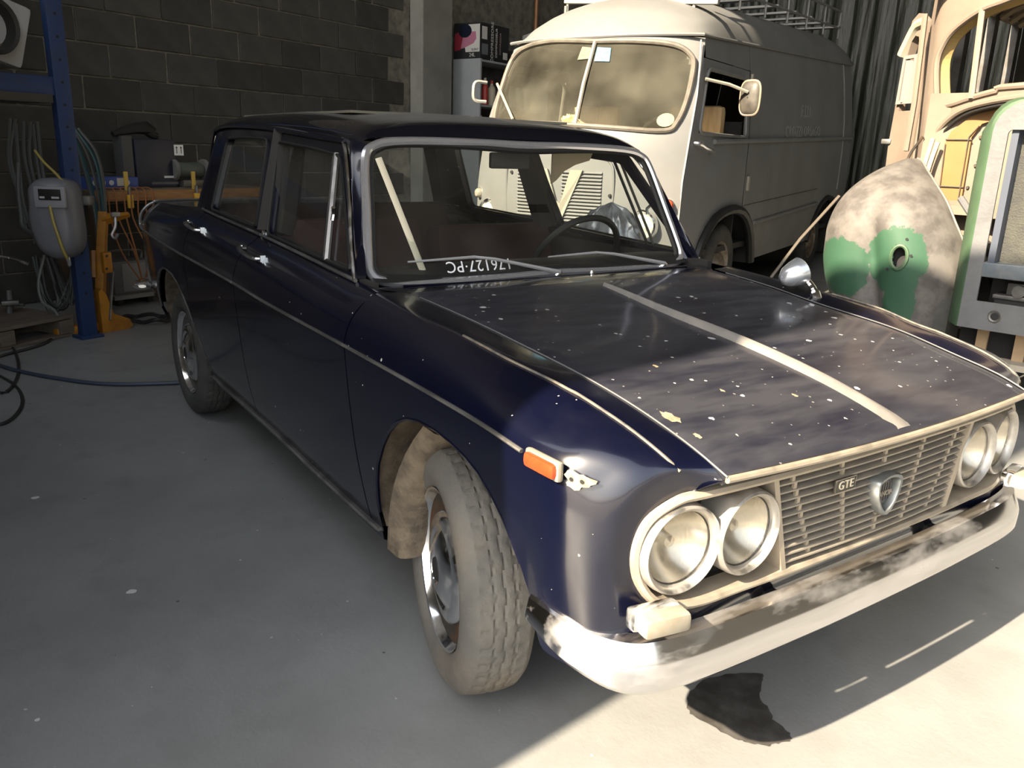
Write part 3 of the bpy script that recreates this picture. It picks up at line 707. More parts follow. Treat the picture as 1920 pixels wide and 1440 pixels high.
for dx in (-.013, .010): MB().lathe([(.0, .001), (.004, .001)], 10, along((.540+dx*.8, -(f1([.40, .49, .551, .60], [.778, .7705, .7475, .708])(.54+dx*.8)+.002), .745), (.35, -1, 0))).build('bolt_hole', m_dark, car)
# wing mirror on the far wing, aerial-free
mb_ = Vector((.02, .625, .878))
wm = empty('wing_mirror', None, None); wm.parent = car
hd = along((-.05, .60, .955), (-.22, -.85, -.34)); m_mshell = mat('mirror shell', (.62, .65, .70), .22, .75)

MB().lathe([(.0, -.004), (.040, -.004), (.044, 0), (.043, .006), (.041, .022), (.0405, .024), (.033, .052), (.018, .072), (.0, .078)], 28, hd).build('mirror_shell', m_mshell, wm)
MB().lathe([(0, -.005), (.038, -.005)], 28, hd).build('mirror_glass', mat('mirror silver', (.9, .9, .9), .03, 1.), wm)
MB().tube(curve([(-.035, .615, .925), (-.01, .615, .905), (.01, .61, .88), (.02, .605, .862)], 4), [.011]*6+[.016]*7, 8).build('mirror_stalk', m_chrome, wm)
# chipped paint on the wing top and bonnet corner
def chip(x, y, r, seed):
    rr = random.Random(seed); k = abs(y)/.545
    if k < 1: zf = lambda xx, yy: gap_z(xx)+(hc(xx)-gap_z(xx))*(1-(yy/gap_h(xx))**2)+.0012
    else: zf = lambda xx, yy: max(gap_z(xx), .0)+.004+.06*0
    P_ = [(x+r*1.5*math.cos(a)*rr.uniform(.6, 1.2), y+r*math.sin(a)*rr.uniform(.6, 1.2)) for a in np.linspace(0, 2*math.pi, 16, endpoint=False)]
    MB().add([(a, b, zf(a, b)) for a, b in P_]+[(x, y, zf(x, y))], [(i, (i+1) % 16, 16) for i in range(16)]).build('paint_chip', m_bare, car, 0)
chip(.505, -.505, .017, 1); chip(.575, -.505, .007, 5); chip(.45, -.30, .005, 2); chip(.30, -.35, .006, 3); chip(.52, -.15, .006, 4)
# wipers
m_silver = mat('bright wiper steel', (.50, .50, .52), .3, .5)
def wiper(piv, knee, tip):
    piv, knee, tip = Vector(piv), Vector(knee), Vector(tip); w = empty('wiper', None, None); w.parent = car
    MB().lathe([(.016, -.01), (.016, .004), (.010, .012), (0, .014)], 14, along(piv, (.7, 0, .7))).build('wiper_spindle', m_chrome, w)
    MB().tube([piv+Vector((.008, 0, .008)), piv.lerp(knee, .8)+Vector((.012, 0, .006)), knee], [.007, .005, .004], 8).build('wiper_arm', m_silver, w)
    MB().tube([knee, tip], [.005, .003], 8).build('wiper_blade', m_silver, w)
wiper((-.530, .012, .910), (-.560, -.285, .975), (-.575, -.505, .968)); wiper((-.545, .492, .913), (-.565, .20, .968), (-.565, -.005, .962))
for y in (.105,): MB().lathe([(.008, 0), (.006, .012), (0, .014)], 10, along((-.475, y, .913), (0, 0, 1))).build('washer_jet', m_chrome, car)
# registration painted on the screen, upside down
mx = basis(Vector((-.560, -.268, .950)), Vector((.02, -1, 0)).normalized(), Vector((.42, 0, -.90)).normalized(), Vector((.90, .02, .42)).normalized())
text_mesh('screen_lettering', '176127\u00b7PC', .050, mat('white paint strokes', (.8, .82, .85), .6), car, mx, .0004, spacing=1.08)

# ---- cabin
tub = MB()
tub.box((-1.45, 0, .26), (2.1, 1.36, .03)); tub.box((-.50, 0, .60), (.02, 1.30, .62)); tub.box((-2.42, 0, .62), (.03, 1.2, .62))
for sg in (1, -1): tub.box((-1.35, sg*.655, .60), (1.75, .02, .66))
tub.box((-.16, 0, .52), (.70, 1.0, .30)); tub.box((-.0, 0, .30), (1.1, 1.2, .02)); tub.box((-2.9, 0, .5), (.8, .68, .5)); tub.box((.535, 0, .44), (.03, 1.2, .12))
tub.build('cabin_tub', m_inside, car, 0)
MB().grid(dense([[(-.545, h, .918), (-.62, h, .945), (-.74, h, .935), (-.79, h, .88), (-.76, h, .72)] for h in (-.62, -.3, 0, .3, .62)], 2, 3)).build('dashboard', m_black, car)
MB().box((-1.66, 0, 1.395), (1.15, .9, .008)).build('headliner', mat('headlining', (.16, .15, .12), .9), car, 0)
def seat(x, y, w, zt_, name='seat'):
    s = empty(name, None, None); s.parent = car
    MB().rbox((x+.22, y, .50), (.52, w, .16), .05).build('seat_cushion', m_red, s)
    MB().rbox((x-.06, y, .76), (.13, w, zt_-.50), .05, Matrix.Rotation(-.22, 3, 'Y')).build('seat_back', m_red, s)
seat(-1.32, -.32, .58, 1.03); seat(-1.32, .32, .58, .96); seat(-2.20, 0, 1.2, 1.02)
MB().rbox((-2.33, 0, .985), (.16, 1.2, .03), .01).build('parcel_shelf', m_inside, car)
# steering wheel
MB().add([(-.835, .20, 1.30), (-.835, .385, 1.297), (-.84, .372, 1.262), (-.845, .31, 1.245), (-.85, .265, 1.222), (-.855, .235, 1.19), (-.855, .215, 1.178)], [(0, 1, 2, 3, 4, 5, 6)]).build('sun_visor', mat('tan translucent visor', (.42, .33, .22), .5, trans=.3), car, 0, skirt=(-.008, 0, 0))
sw = empty('steering_wheel', None, None); sw.parent = car
smx = along((-.95, .41, .885), (-.86, 0, .51), (0, 1, 0))
MB().tube([smx @ Vector((.198*math.cos(a), .198*math.sin(a), 0)) for a in np.linspace(0, 2*math.pi, 40, endpoint=False)], .0125, 8, closed=True).build('steering_rim', m_black, sw)
MB().tube([smx @ Vector((.115*math.cos(a), .115*math.sin(a), -.02)) for a in np.linspace(.5, math.pi-.5, 20)], .005, 6).build('horn_ring', m_chrome, sw)
for a in (.15, math.pi-.15): MB().tube([smx @ Vector((0, 0, -.03)), smx @ Vector((.195*math.cos(a), .195*math.sin(a), 0))], .010, 6, flat=.5).build('steering_spoke', m_black, sw)
MB().lathe([(0, .0), (.035, -.005), (.04, -.03), (.03, -.05), (.025, -.30)], 20, smx).build('steering_hub', m_black, sw)
MB().rbox((-.775, -.025, 1.255), (.018, .155, .052), .016).build('rear_view_mirror', m_black, car)
MB().tube([(-.775, 0, 1.27), (-.78, 0, 1.31)], .006, 6).build('mirror_stem', m_chrome, car)
for sg in (1, -1):
    p1, p2 = gs(-1.385, .97), gs(-1.475, 1.32)
    MB().tube([(p1[0], sg*(p1[1]-.05), p1[2]), (p2[0], sg*(p2[1]-.04), p2[2])], [.075, .062], 8, flat=.5).build('door_pillar', m_inside, car, 0)
p = MB().tube([(-.70, -.535, 1.255), (-.585, -.44, .915)], .0105, 6, flat=.25).build('cream_strip', mat('plain cream', (.60, .55, .42), .7), car); p['label'] = 'plain cream strip behind the windscreen'  # narrow cream strip slanting down just behind the screen
# ------------------------------------------------------------------ the delivery van (local axes: +x to the right of the picture, +y to its tail)
vr = R(112.07-90)
van = empty('delivery_van', 'tall grey delivery van with rounded front and chevron emblem behind the navy car', 'van', (-3.4072, 4.1373, 0), vr)
m_van = mat('van grey paint', (.158, .160, .160), .5, c2=(.138, .140, .140), nscale=2.2, dirt=((.14, .13, .115), 1.6, .45, .8, .45), spec=.4, specks=[((.10, .08, .06), 16, .07, .08)])
m_van_low = m_van
m_cream = mat('pale emblem metal', (.27, .25, .205), .45)
m_vglass = glass('dusty van windscreen', (.78, .78, .70), .20, (.20, .19, .15), 2.2, .8)
m_vtyre = mat('van tyre', (.028, .027, .026), .85, c2=(.05, .047, .043), nscale=9)
W_ = 1.90
def lin(xs, ys): return lambda z: float(np.interp(z, xs, ys))
v_sc = f1([.3, .5, .9, 1.3, 1.5, 2.05, 2.17, 2.26], [-1.36, -1.42, -1.50, -1.51, -1.43, -1.11, -1.03, -.98])
v_se = f1([.3, .5, .9, 1.4, 1.9, 2.15, 2.26], [-1.18, -1.19, -1.19, -1.10, -.90, -.79, -.76])
def v_front(l, z):
    t = min(1, abs((l+W_/2)/(W_/2))); return v_sc(z)+(v_se(z)-v_sc(z))*t**2.4
vgut = lambda s: 2.178+.0552*(s+.8)
vbot = lambda s: .330+.020*s
vlat = lambda z: -.10*max(0, (z-1.4)/.9)**1.6-.03*max(0, (.8-z)/.5)      # tumblehome of the side
def P_side(s, z, sg): 
    d = vlat(z); return (d if sg > 0 else -W_-d, s, z)
def inpoly(p, poly):
    x, y = p; c = False; n = len(poly)
    for i in range(n):
        (x1, y1), (x2, y2) = poly[i], poly[i-1]
        if (y1 > y) != (y2 > y) and x < (x2-x1)*(y-y1)/(y2-y1)+x1: c = not c
    return c
ws = [(-.925, 2.14), (-.54, 2.13), (-.26, 2.10), (-.13, 2.03), (-.085, 1.93), (-.075, 1.69), (-.10, 1.53), (-.17, 1.465), (-.49, 1.475), (-.925, 1.495)]
ws = ws+[(-1.85-l, z+.03) for l, z in ws[::-1][1:-1]]
wsl = [(p.x, p.y) for p in curve([(l, z, 0) for l, z in ws], 5, True)]
# front shell
ls = np.linspace(-W_, 0, 97); zs_ = np.linspace(.36, 2.175, 93); fm = MB(); vid = {}
for i, l in enumerate(ls):
    for j, z in enumerate(zs_):
        k = abs((l+W_/2)/(W_/2)); d = vlat(z)*k**3*(1 if l > -W_/2 else -1); zz = z-.012*k*k*(z > 2.1)
        vid[i, j] = len(fm.v); fm.v.append((l+d, v_front(l, z), zz))
for i in range(96):
    for j in range(92):
        c = ((ls[i]+ls[i+1])/2, (zs_[j]+zs_[j+1])/2)
        if not inpoly(c, wsl): fm.f.append((vid[i, j], vid[i+1, j], vid[i+1, j+1], vid[i, j+1]))
fm.build('front_panel', m_van, van, 60)
def VF(l, z, off=0):
    return (l, v_front(l, z)-off, z)
MB().tube([VF(l, z, .004) for l, z in wsl], .021, 8, closed=True).build('windscreen_frame', mat('aged screen rubber', (.085, .075, .062), .6, c2=(.13, .115, .095), nscale=9), van)
cg = (-.925, 1.80); gp = []
for k in np.linspace(0, 1, 12): gp.append([VF(cg[0]+(l-cg[0])*k, cg[1]+(z-cg[1])*k, -.012) for l, z in wsl])
pane = MB().grid(np.array(gp).transpose(1, 0, 2), cu=True).build('windscreen', m_vglass, van, 60)
MB().tube([VF(-.88, 2.13, .008), VF(-.845, 1.8, .012), VF(-.81, 1.49, .008)], .016, 6).build('windscreen_divider', m_cream, van)
def vpatch(name, pts, m, off=.012, parent=van, thick=.006):
    a = [VF(l, z, off) for l, z in pts]; b = [VF(l, z, off-thick) for l, z in pts]; n = len(pts)
    return MB().add(a+b, [tuple(range(n)), tuple(range(n, 2*n))[::-1]]+[(i, (i+1) % n, n+(i+1) % n, n+i) for i in range(n)]).build(name, m, parent, 0)
vpatch('permit_sticker', [(-.845, 2.09), (-.725, 2.08), (-.70, 1.975), (-.83, 1.98)], mat('blue sticker', (.05, .22, .42), .5, c2=(.13, .30, .45), nscale=12), 0, pane)
vpatch('old_sticker', [(-.985, 2.10), (-.90, 2.09), (-.885, 2.0), (-.985, 1.995)], mat('faded sticker', (.15, .145, .10), .6, c2=(.09, .09, .07), nscale=30), 0, pane)
vpatch('round_sticker', [(-.175+.055*math.cos(a), 1.545+.05*math.sin(a)) for a in np.linspace(0, 2*math.pi, 18, endpoint=False)], mat('pale round sticker', (.26, .25, .16), .6), 0, pane)
MB().tube([VF(-1.86, 1.84, .03), VF(-1.42, 1.53, .035)], .012, 6).build('wiper', m_cream, van)
MB().tube(curve([(-1.96, -1.0, 1.85), (-2.02, -1.08, 1.85), (-2.03, -1.10, 1.78), (-2.02, -1.09, 1.70), (-1.95, -1.02, 1.69)], 4), .016, 6).build('grab_bracket', mat('bracket white', (.22, .215, .205), .5), van)
MB().tube([VF(-.005, .45, .004), VF(-.004, .64, .004), VF(-.004, 1.1, .004), VF(-.006, 1.42, .004), VF(-.02, 1.73, .004), VF(-.05, 1.95, .004), VF(-.085, 2.14, .004)], .007, 6).build('corner_seam', mat('bright seam', (.26, .26, .25), .5), van)
for z in (1.73, 1.655): MB().lathe([(.012, 0), (.010, .02), (0, .022)], 10, along(VF(-.07, z), (0, -1, 0))).build('screw_boss', m_dark, van)
# chevron and louvres
for sg, l0, l1 in ((-1, -1.29, -1.0), (1, -.86, -.54)):
    lp = empty('louvre_panel', None, None); lp.parent = van
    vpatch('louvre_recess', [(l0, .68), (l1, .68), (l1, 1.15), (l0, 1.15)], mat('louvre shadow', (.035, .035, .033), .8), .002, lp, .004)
    for z in np.linspace(.69, 1.14, 18):
        a = []
        for l in np.linspace(l0-.005, l1+.005, 6): a.append([VF(l, z+.012, .001), VF(l, z, .016), VF(l, z-.004, .014)])
        MB().grid(a).build('louvre', m_van, lp, 0)
vpatch('chevron', [(-.985, 1.16), (-.90, .92), (-.86, .90), (-.78, 1.16), (-.68, 1.16), (-.84, .80), (-.895, .76), (-.945, .80), (-1.07, 1.16)], m_cream, .028, van, .018)
MB().tube(curve([VF(-.46, .7, .006), VF(-.45, 1.1, .006), VF(-.49, 1.23, .006), VF(-.62, 1.27, .006), VF(-1.25, 1.30, .006), VF(-1.38, 1.26, .006), VF(-1.42, 1.12, .006), VF(-1.42, .7, .006)], 5), .010, 6).build('bonnet_moulding', m_van, van)
for l, z in ((-.47, .98), (-.46, .72), (-1.36, 1.12), (-1.42, 1.25)): MB().lathe([(.014, 0), (.012, .014), (0, .016)], 10, along(VF(l, z), (0, -1, 0))).build('bonnet_stud', m_dark, van)
for l in (-.25, -1.66):
    hx = along(VF(l, .765, -.01), (0.12 if l > -1 else -.12, -1, 0), (1, 0, 0)); hl_ = empty('van_headlight', None, None); hl_.parent = van
    MB().lathe([(.135, -.02), (.125, .02), (.112, .03), (.10, .02), (.098, .01)], 32, hx).build('lamp_rim', m_chrome, hl_)
    MB().lathe([(.098, .012), (.07, .03), (.03, .037), (0, .038)], 32, hx).build('lens', mat('van lamp lens', (.75, .72, .62), .1, .3, c2=(.35, .33, .28), nscale=30), hl_)
for l, c in ((-.075, m_orange), (-1.83, m_lens_white)):
    MB().lathe([(.042, 0), (.040, .03), (.028, .045), (0, .05)], 16, along(VF(l, .925), (0.5 if l > -1 else -.5, -1, 0))).build('indicator_lamp', c, van)
    MB().lathe([(.048, -.01), (.046, .012)], 16, along(VF(l, .925), (0.5 if l > -1 else -.5, -1, 0))).build('indicator_base', m_chrome, van)
# sides
archz = f1([-.80, -.76, -.68, -.573, -.45, -.291, -.1, .055, .22, .356, .48, .59, .68, .73], [.33, .46, .61, .713, .79, .831, .853, .853, .83, .779, .70, .595, .45, .33])
rarch = f1([2.76, 2.85, 3.0, 3.2, 3.48, 3.75, 3.95, 4.1, 4.18], [.36, .53, .69, .81, .86, .82, .70, .55, .40])
def zb_v(s):
    z = vbot(s)
    if -.80 < s < .73: z = max(z, archz(s))
    if 2.76 < s < 4.18: z = max(z, rarch(s))
    return z
dt = lambda s: 2.03+.055*(s+.3)
def win_u(u): return u
for sg in (1, -1):
    # door with window opening: columns aligned with the raked pillar
    us = sorted(set(list(np.linspace(0, 1, 25))+[.085, .925])); D_ = MB(); dd = []
    rows_ = [0, .12, .25, .4, .55, .66, None, None, .80, .90, 1.0]
    for u in us:
        c = []
        for f in (0, .2, .4, .6, .8, 1.0):            # lower part up to the sill of the window
            z = 0; zl = 1.462
            s_ = 0
            c.append((u, 'l', f))
        for f in (.33, .66, 1.0): c.append((u, 'w', f))
        c.append((u, 't', 1.0)); dd.append(c)
    pts = []
    for c in dd:
        r_ = []
        for u, k, f in c:
            if k == 'l':
                sb = v_se(.6)+.03+u*(.262-v_se(.6)-.03); z0 = zb_v(sb); z = z0+(1.462-z0)*f
            elif k == 'w': z = 1.462+(1.945-1.462)*f
            else: z = 2.015
            e = v_se(z)+.022; s = e+u*(.262-e)
            if k == 'l' and f < 1: z = max(z, zb_v(s)+.002)
            r_.append(P_side(s, z, sg))
        pts.append(r_)
    o = len(D_.v); nR = len(pts[0]); D_.v += [p for q in pts for p in q]
    for i in range(len(us)-1):
        for j in range(nR-1):
            if us[i] >= .084 and us[i+1] <= .926 and 5 <= j < 8: continue
            D_.f.append((i*nR+j, (i+1)*nR+j, (i+1)*nR+j+1, i*nR+j+1))
    door = D_.build('cab_door', m_van, van, 50, skirt=(-.02*sg, 0, 0))
    def wp(u, z):
        e = v_se(z)+.022; return Vector(P_side(e+u*(.262-e), z, sg))
    wl_ = []
    q = [wp(.085, 1.462), wp(.925, 1.462), wp(.925, 1.945), wp(.085, 1.945)]
    for i in range(4):
        a, b, c = q[i-1], q[i], q[(i+1) % 4]; r_ = .09 if i != 1 else .06
        A_ = b+(a-b).normalized()*r_; C_ = b+(c-b).normalized()*r_
        wl_ += [A_.lerp(b, t).lerp(b.lerp(C_, t), t) for t in np.linspace(0, 1, 6)]
    MB().tube([p+Vector((.002*sg, 0, 0)) for p in wl_], .016, 6, closed=True).build('door_window_frame', m_van, door)
    if sg < 0: MB().add([tuple(p) for p in wl_], [tuple(range(len(wl_)))]).build('door_window', m_vglass, door)
    else:
        for p1, p2 in ((wl_[5], wl_[8]),): pass
    # top rail over the door and rear body
    tr_ = []
    for s in np.linspace(-.80, .27, 12):
        tr_.append([P_side(max(s, v_se(z)), z, sg) for z in (2.022, 2.08, 2.13, vgut(s))])
    MB().grid(tr_).build('door_header', m_van, van, 50)
    bs = sorted(set(list(np.linspace(.275, 4.35, 60))+[.3, .35, .40, .45, .5, .55, .6, .64, .68, .71, .73, 2.76, 2.78, 2.82, 2.87, 2.93, 4.12, 4.16, 4.18]))
    B2 = []
    for s in bs:
        z0, z1 = zb_v(s), vgut(s); B2.append([P_side(s, z0+(z1-z0)*f, sg) for f in (0, .1, .2, .32, .45, .58, .7, .8, .9, 1)])
    MB().grid(B2).build('body_side', m_van, van, 50)
    # low panel ahead of the wheel, belt moulding, low moulding, gutter, seam, arch
    lowp = [[P_side(s, z, sg) for z in np.linspace(.36, 1.0, 3)] for s in ()]
    ms = np.linspace(-.62, 4.30, 30)
    MB().tube([(P_side(s, 1.392+.0345*(s+1.03), sg)[0]+.010*sg, s, 1.392+.0345*(s+1.03)) for s in ms], .020, 8, flat=1.0).build('belt_moulding', m_grey_metal if False else m_van, van)
    MB().tube([(P_side(s, .702+.045*(s-.63), sg)[0]+.008*sg, s, .702+.045*(s-.63)) for s in np.linspace(.66, 2.95, 16)], .018, 8).build('lower_moulding', m_van, van)
    MB().tube([(P_side(s, .86+.04*s, sg)[0]+.002*sg, s, .86+.04*s) for s in np.linspace(.30, 2.9, 10)], .005, 6).build('panel_seam', m_grey_metal, van)
    MB().tube([(P_side(3.88, z, sg)[0]+.004*sg, 3.88+(.12*(2.4-z) if False else 0), z) for z in np.linspace(.95, 2.42, 8)], .010, 6).build('rear_seam', m_cream if False else m_van, van)
    gut = [VF(l, 2.185, .012) for l in np.linspace(-.95, 0 if sg > 0 else -W_, 14)]
    gut = [(p[0], p[1], p[2]+.006*abs(p[0]+.95)/.95-.01) for p in gut][:-1]
    gut += [(P_side(s, vgut(s), sg)[0]+.012*sg, s, vgut(s)) for s in np.linspace(-.74, 4.36, 30)]
    MB().tube(gut, .013, 6).build('roof_gutter', m_van, van)
    ap = [(s, archz(s)) for s in (-.80, -.78, -.74, -.68, -.573, -.45, -.291, -.1, .055, .22, .356, .48, .59, .68, .72, .73)]
    MB().tube([(P_side(s, z, sg)[0]+.012*sg, s, z) for s, z in ap], .042, 8, flat=1).build('arch_trim', m_black, van)
    ap = [(s, rarch(s)) for s in np.linspace(2.77, 4.17, 18)]
    MB().tube([(P_side(s, z, sg)[0]+.006*sg, s, z) for s, z in ap], .03, 8).build('arch_trim', m_black, van)
    for s, z in ((.275, 1.93), (.335, 1.07)): MB().rbox((P_side(s, z, sg)[0]+.012*sg, s, z), (.022, .045, .13), .006).build('door_hinge', m_cream, van)
    hx = P_side(-.90, 1.345, sg)[0]
    MB().tube(curve([(hx+.0*sg, -1.02, 1.385), (hx+.05*sg, -1.0, 1.38), (hx+.06*sg, -.92, 1.36), (hx+.055*sg, -.74, 1.338), (hx+.01*sg, -.70, 1.334)], 4), .017, 8).build('door_handle', m_chrome, van)
# roof with its domed front
rf = []
for s in np.linspace(0, 1, 44):
    row = []; sv = -1.045+s*5.44
    for t in np.linspace(-1, 1, 33):
        k = abs(t); fs = v_front(-W_/2+t*W_/2, 2.185)
        q = s; ss = fs+(4.40-fs)*q
        dist = ss-fs; dome = min(1, dist/1.25); dome = math.sqrt(max(0, 1-(1-dome)**2.4)); tail = min(1, (4.41-ss)/.7); tail = math.sqrt(max(0, 1-(1-tail)**2.2))
        el = math.sqrt(max(0, 1-k**2.3)); zg = vgut(max(ss, -.8)) if k > .98 else vgut(max(ss, -.8))
        row.append((-W_/2+t*(W_/2-.10-.0), ss, zg+.40*el*dome*tail))
    rf.append(row)
MB().grid(rf).build('roof', m_van, van, 60)
rr = [[P_side(4.35, z, sg) for z in (.42, 1.0, 1.6, 2.43)] for sg in (1, -1)]
MB().grid(rr).build('rear_panel', m_van, van, 0)
# inside of the cab and load space
ci = MB(); ci.box((-.95, .35, 1.0), (1.7, .03, 1.2)); ci.box((-.95, 1.6, .50), (1.75, 5.0, .05)); ci.box((-.95, -1.02, 1.05), (1.6, .30, .75))
ci.build('cab_interior', m_inside, van, 0)
m_tan = mat('tan seat leather', (.50, .36, .19), .6, c2=(.42, .28, .13), nscale=5, stretch=(6, 1, 1))
for x in (-.42, -1.42):
    se_ = empty('cab_seat', None, None); se_.parent = van
    MB().rbox((x, -.20, 1.18), (.52, .46, .14), .05).build('seat_cushion', m_tan, se_); MB().rbox((x, .06, 1.46), (.50, .12, .52), .06).build('seat_back', m_tan, se_)
MB().tube([(-.42+.2*math.cos(a), -.66+.12*math.sin(a), 1.46+.15*math.sin(a)) for a in np.linspace(0, 2*math.pi, 28, endpoint=False)], .013, 6, closed=True).build('steering_rim', m_black, van)
# wheels
for s in (0, 3.15):
    for sg in (1, -1):
        vw = empty('van_wheel', None, None); vw.parent = van
        x0 = -.05 if sg > 0 else -W_+.05; mx = along((x0, s, .36), (sg, 0, 0), (0, 0, 1))
        MB().lathe([(.20, -.03), (.215, -.005), (.25, .004), (.30, .004), (.335, -.006), (.355, -.025), (.36, -.06), (.36, -.13), (.35, -.16), (.3, -.18), (.2, -.17)], 40, mx).build('tyre', m_vtyre, vw, 40)
        MB().lathe([(.21, -.01), (.20, -.03), (.17, -.055), (.13, -.05), (.10, -.02), (.085, .0), (.06, .012), (0, .014)], 32, mx).build('rim', mat('van wheel grey', (.23, .20, .16), .5, .4, c2=(.12, .09, .06), nscale=12), vw)
    wh = MB()
    for x in (-.02, -W_+.02):
        x2 = x-.45 if x > -1 else x+.45
        wh.grid([[(xx, s+.78*math.cos(a), .36+.53*math.sin(a)) for xx in (x, x2)] for a in np.linspace(-.1, math.pi+.1, 16)])
        wh.grid([[(x2, s+.78*math.cos(a)*k, .36+.53*math.sin(a)*k) for k in (0, 1)] for a in np.linspace(-.1, math.pi+.1, 16)])
    wh.build('wheel_housing', m_dark, van)
MB().box((-.95, 1.5, .42), (1.5, 5.4, .10)).build('chassis', m_dark, van, 0)
# mirror on its arm
vm = empty('door_mirror', None, None); vm.parent = van
MB().tube([(-.02, -.86, 1.86), (.12, -.72, 1.83), (.24, -.62, 1.78)], .013, 6).build('mirror_arm', m_cream, vm)
mz = along((.25, -.58, 1.74), (-.25, -1, 0), (1, 0, 0))
mb2 = MB(); 
mp_ = [(.085*math.copysign(abs(math.cos(a))**.55, math.cos(a)), .125*math.copysign(abs(math.sin(a))**.6, math.sin(a))) for a in np.linspace(0, 2*math.pi, 36, endpoint=False)]
mb2.grid([[tuple(mz @ Vector((x*k, y*k, h))) for k, h in ((1, -.01), (1.02, .0), (.96, .012), (.75, .026), (.4, .034), (.05, .036))] for x, y in mp_], cu=True)
mb2.build('mirror_back', mat('worn mirror shell', (.07, .062, .05), .5, c2=(.035, .03, .027), nscale=12), vm)
MB().tube([mz @ Vector((x*1.01, y*1.01, 0)) for x, y in mp_], .010, 6, closed=True).build('mirror_rim', mat('pale mirror rim', (.26, .19, .14), .5), vm)
# ghost lettering on the side
m_ghost = mat('faded lettering', (.235, .235, .23), .55)
tb_ = basis(Vector((.0, 2.02, 1.60)), Vector((0, 1, .05)).normalized(), Vector((0, -.05, 1)).normalized(), Vector((1, 0, 0)))
def side_text(body, s, z, size):
    x = P_side(s, z, 1)[0]+.004
    text_mesh('side_lettering', body, size, m_ghost, van, basis(Vector((x, s, z)), Vector((0, 1, .04)).normalized(), Vector((-.06, -.04, 1)).normalized(), Vector((1, 0, .06)).normalized()), .001, spacing=1.1)
side_text('F.LLI', 2.10, 1.78, .17); side_text('CROZZI ORSAGO', 2.05, 1.575, .155)
# roof rack
m_rackm = mat('pale rack steel', (.20, .20, .195), .5, .3)
rk = empty('roof_rack', None, None); rk.parent = van
ztop = lambda s: 2.70+.052*(s+.3)
for x in (-.28, -1.62):
    MB().tube([(x, s, ztop(s)+.13) for s in np.linspace(-.25, 4.1, 8)], .014, 6).build('rack_rail', m_rackm, rk)
    MB().tube([(x, s, ztop(s)-.06) for s in np.linspace(-.25, 4.1, 8)], .012, 6).build('rack_rail', m_rackm, rk)
    for s in np.linspace(-.25, 4.1, 7): MB().tube([(x, s, vgut(s)+.30), (x, s, ztop(s)+.13)], .012, 6).build('rack_post', m_rackm, rk)
for s in np.linspace(.35, 4.1, 7): MB().box((-.95, s, ztop(s)-.05), (1.36, .10, .02)).build('rack_slat', m_rackm, rk, 0)
MB().rbox((-.85, -.40, 2.535), (1.42, .05, .065), .01, Matrix.Rotation(.065, 3, 'Y')).build('rack_front_board', mat('pale board', (.22, .22, .205), .6), rk)
for x in (-.35, -.95, -1.55): MB().tube([(x, -.40, 2.38), (x, -.40, 2.53)], .014, 6).build('rack_post', m_rackm, rk)
# posy on the van's dashboard
fl_ = MB(); r3 = random.Random(5)
for k in range(24):
    a, b = r3.uniform(0, 6.28), r3.uniform(-.2, 1.2); d = Vector((math.cos(a)*math.cos(b), math.sin(a)*math.cos(b), math.sin(b))); c = Vector((-1.0, -1.18, 1.50))
    fl_.lathe([(0, .0), (.018, .03), (.022, .06), (0, .085)], 6, along(c+d*.01, d))
MB_f = fl_.build('flower_posy', mat('yellow artificial petals', (.75, .62, .22), .7, c2=(.8, .75, .6), nscale=20), van, 40)
MB_f['label'] = 'yellow artificial flower posy on the dashboard'
# ------------------------------------------------------------------ the stripped truck on the right (local: a to the right, b to its tail)
tk_r = R(10)
tk = empty('stripped_truck', 'old truck cab in cream primer being restored, with bare windscreen opening and green radiator shell', 'truck', (-.4448, 2.4493, 0), tk_r)
m_prim = mat('cream primer', (.172, .138, .106), .8, c2=(.145, .108, .084), nscale=3.5, nlo=.35, nhi=.65, dirt=((.14, .11, .08), 6, .5, .8, .5), bump=(30, .1), specks=[((.10, .07, .05), 18, .08, .15)])
m_orange_p = mat('orange bulkhead paint', (.20, .096, .027), .6, c2=(.225, .118, .037), nscale=3)
m_yel = mat('pale yellow inner frame', (.24, .17, .065), .6)
m_shellw = mat('white-grey primer', (.112, .114, .12), .6, c2=(.09, .091, .096), nscale=8, bump=(40, .2), dirt=((.11, .11, .11), 7, .5, .75, .6))
m_tgreen = mat('green primer', (.045, .085, .045), .6, c2=(.055, .10, .055), nscale=9)
m_radi = mat('radiator core', (.030, .030, .028), .7, c2=(.045, .045, .035), nscale=14, bump=(120, .5))
m_steelb = mat('blue-grey steel', (.20, .24, .28), .35, .6, c2=(.28, .30, .32), nscale=14)
CA = .55
bf = lambda a: .55+.30*min(1.2, abs((a-CA)/1.15))**2.2
# radiator shell
def shell_loop(x0, z0, x1, z1, r):
    out = []
    for cx, cz, a0 in ((x1-r, z1-r, 0), (x0+r, z1-r, 90), (x0+.004, z0+.004, 180), (x1-.004, z0+.004, 270)):
        rr = r if a0 in (0, 90) else .004
        for k in range(7): a = R(a0+15*k); out.append((cx+rr*math.cos(a), cz+rr*math.sin(a)))
    return out
ho = shell_loop(.050, .79, 2*CA-.050, 1.452, .02); so_ = shell_loop(-.015, .53, 2*CA+.015, 1.575, .13)
sh_ = empty('radiator_shell', None, None); sh_.parent = tk
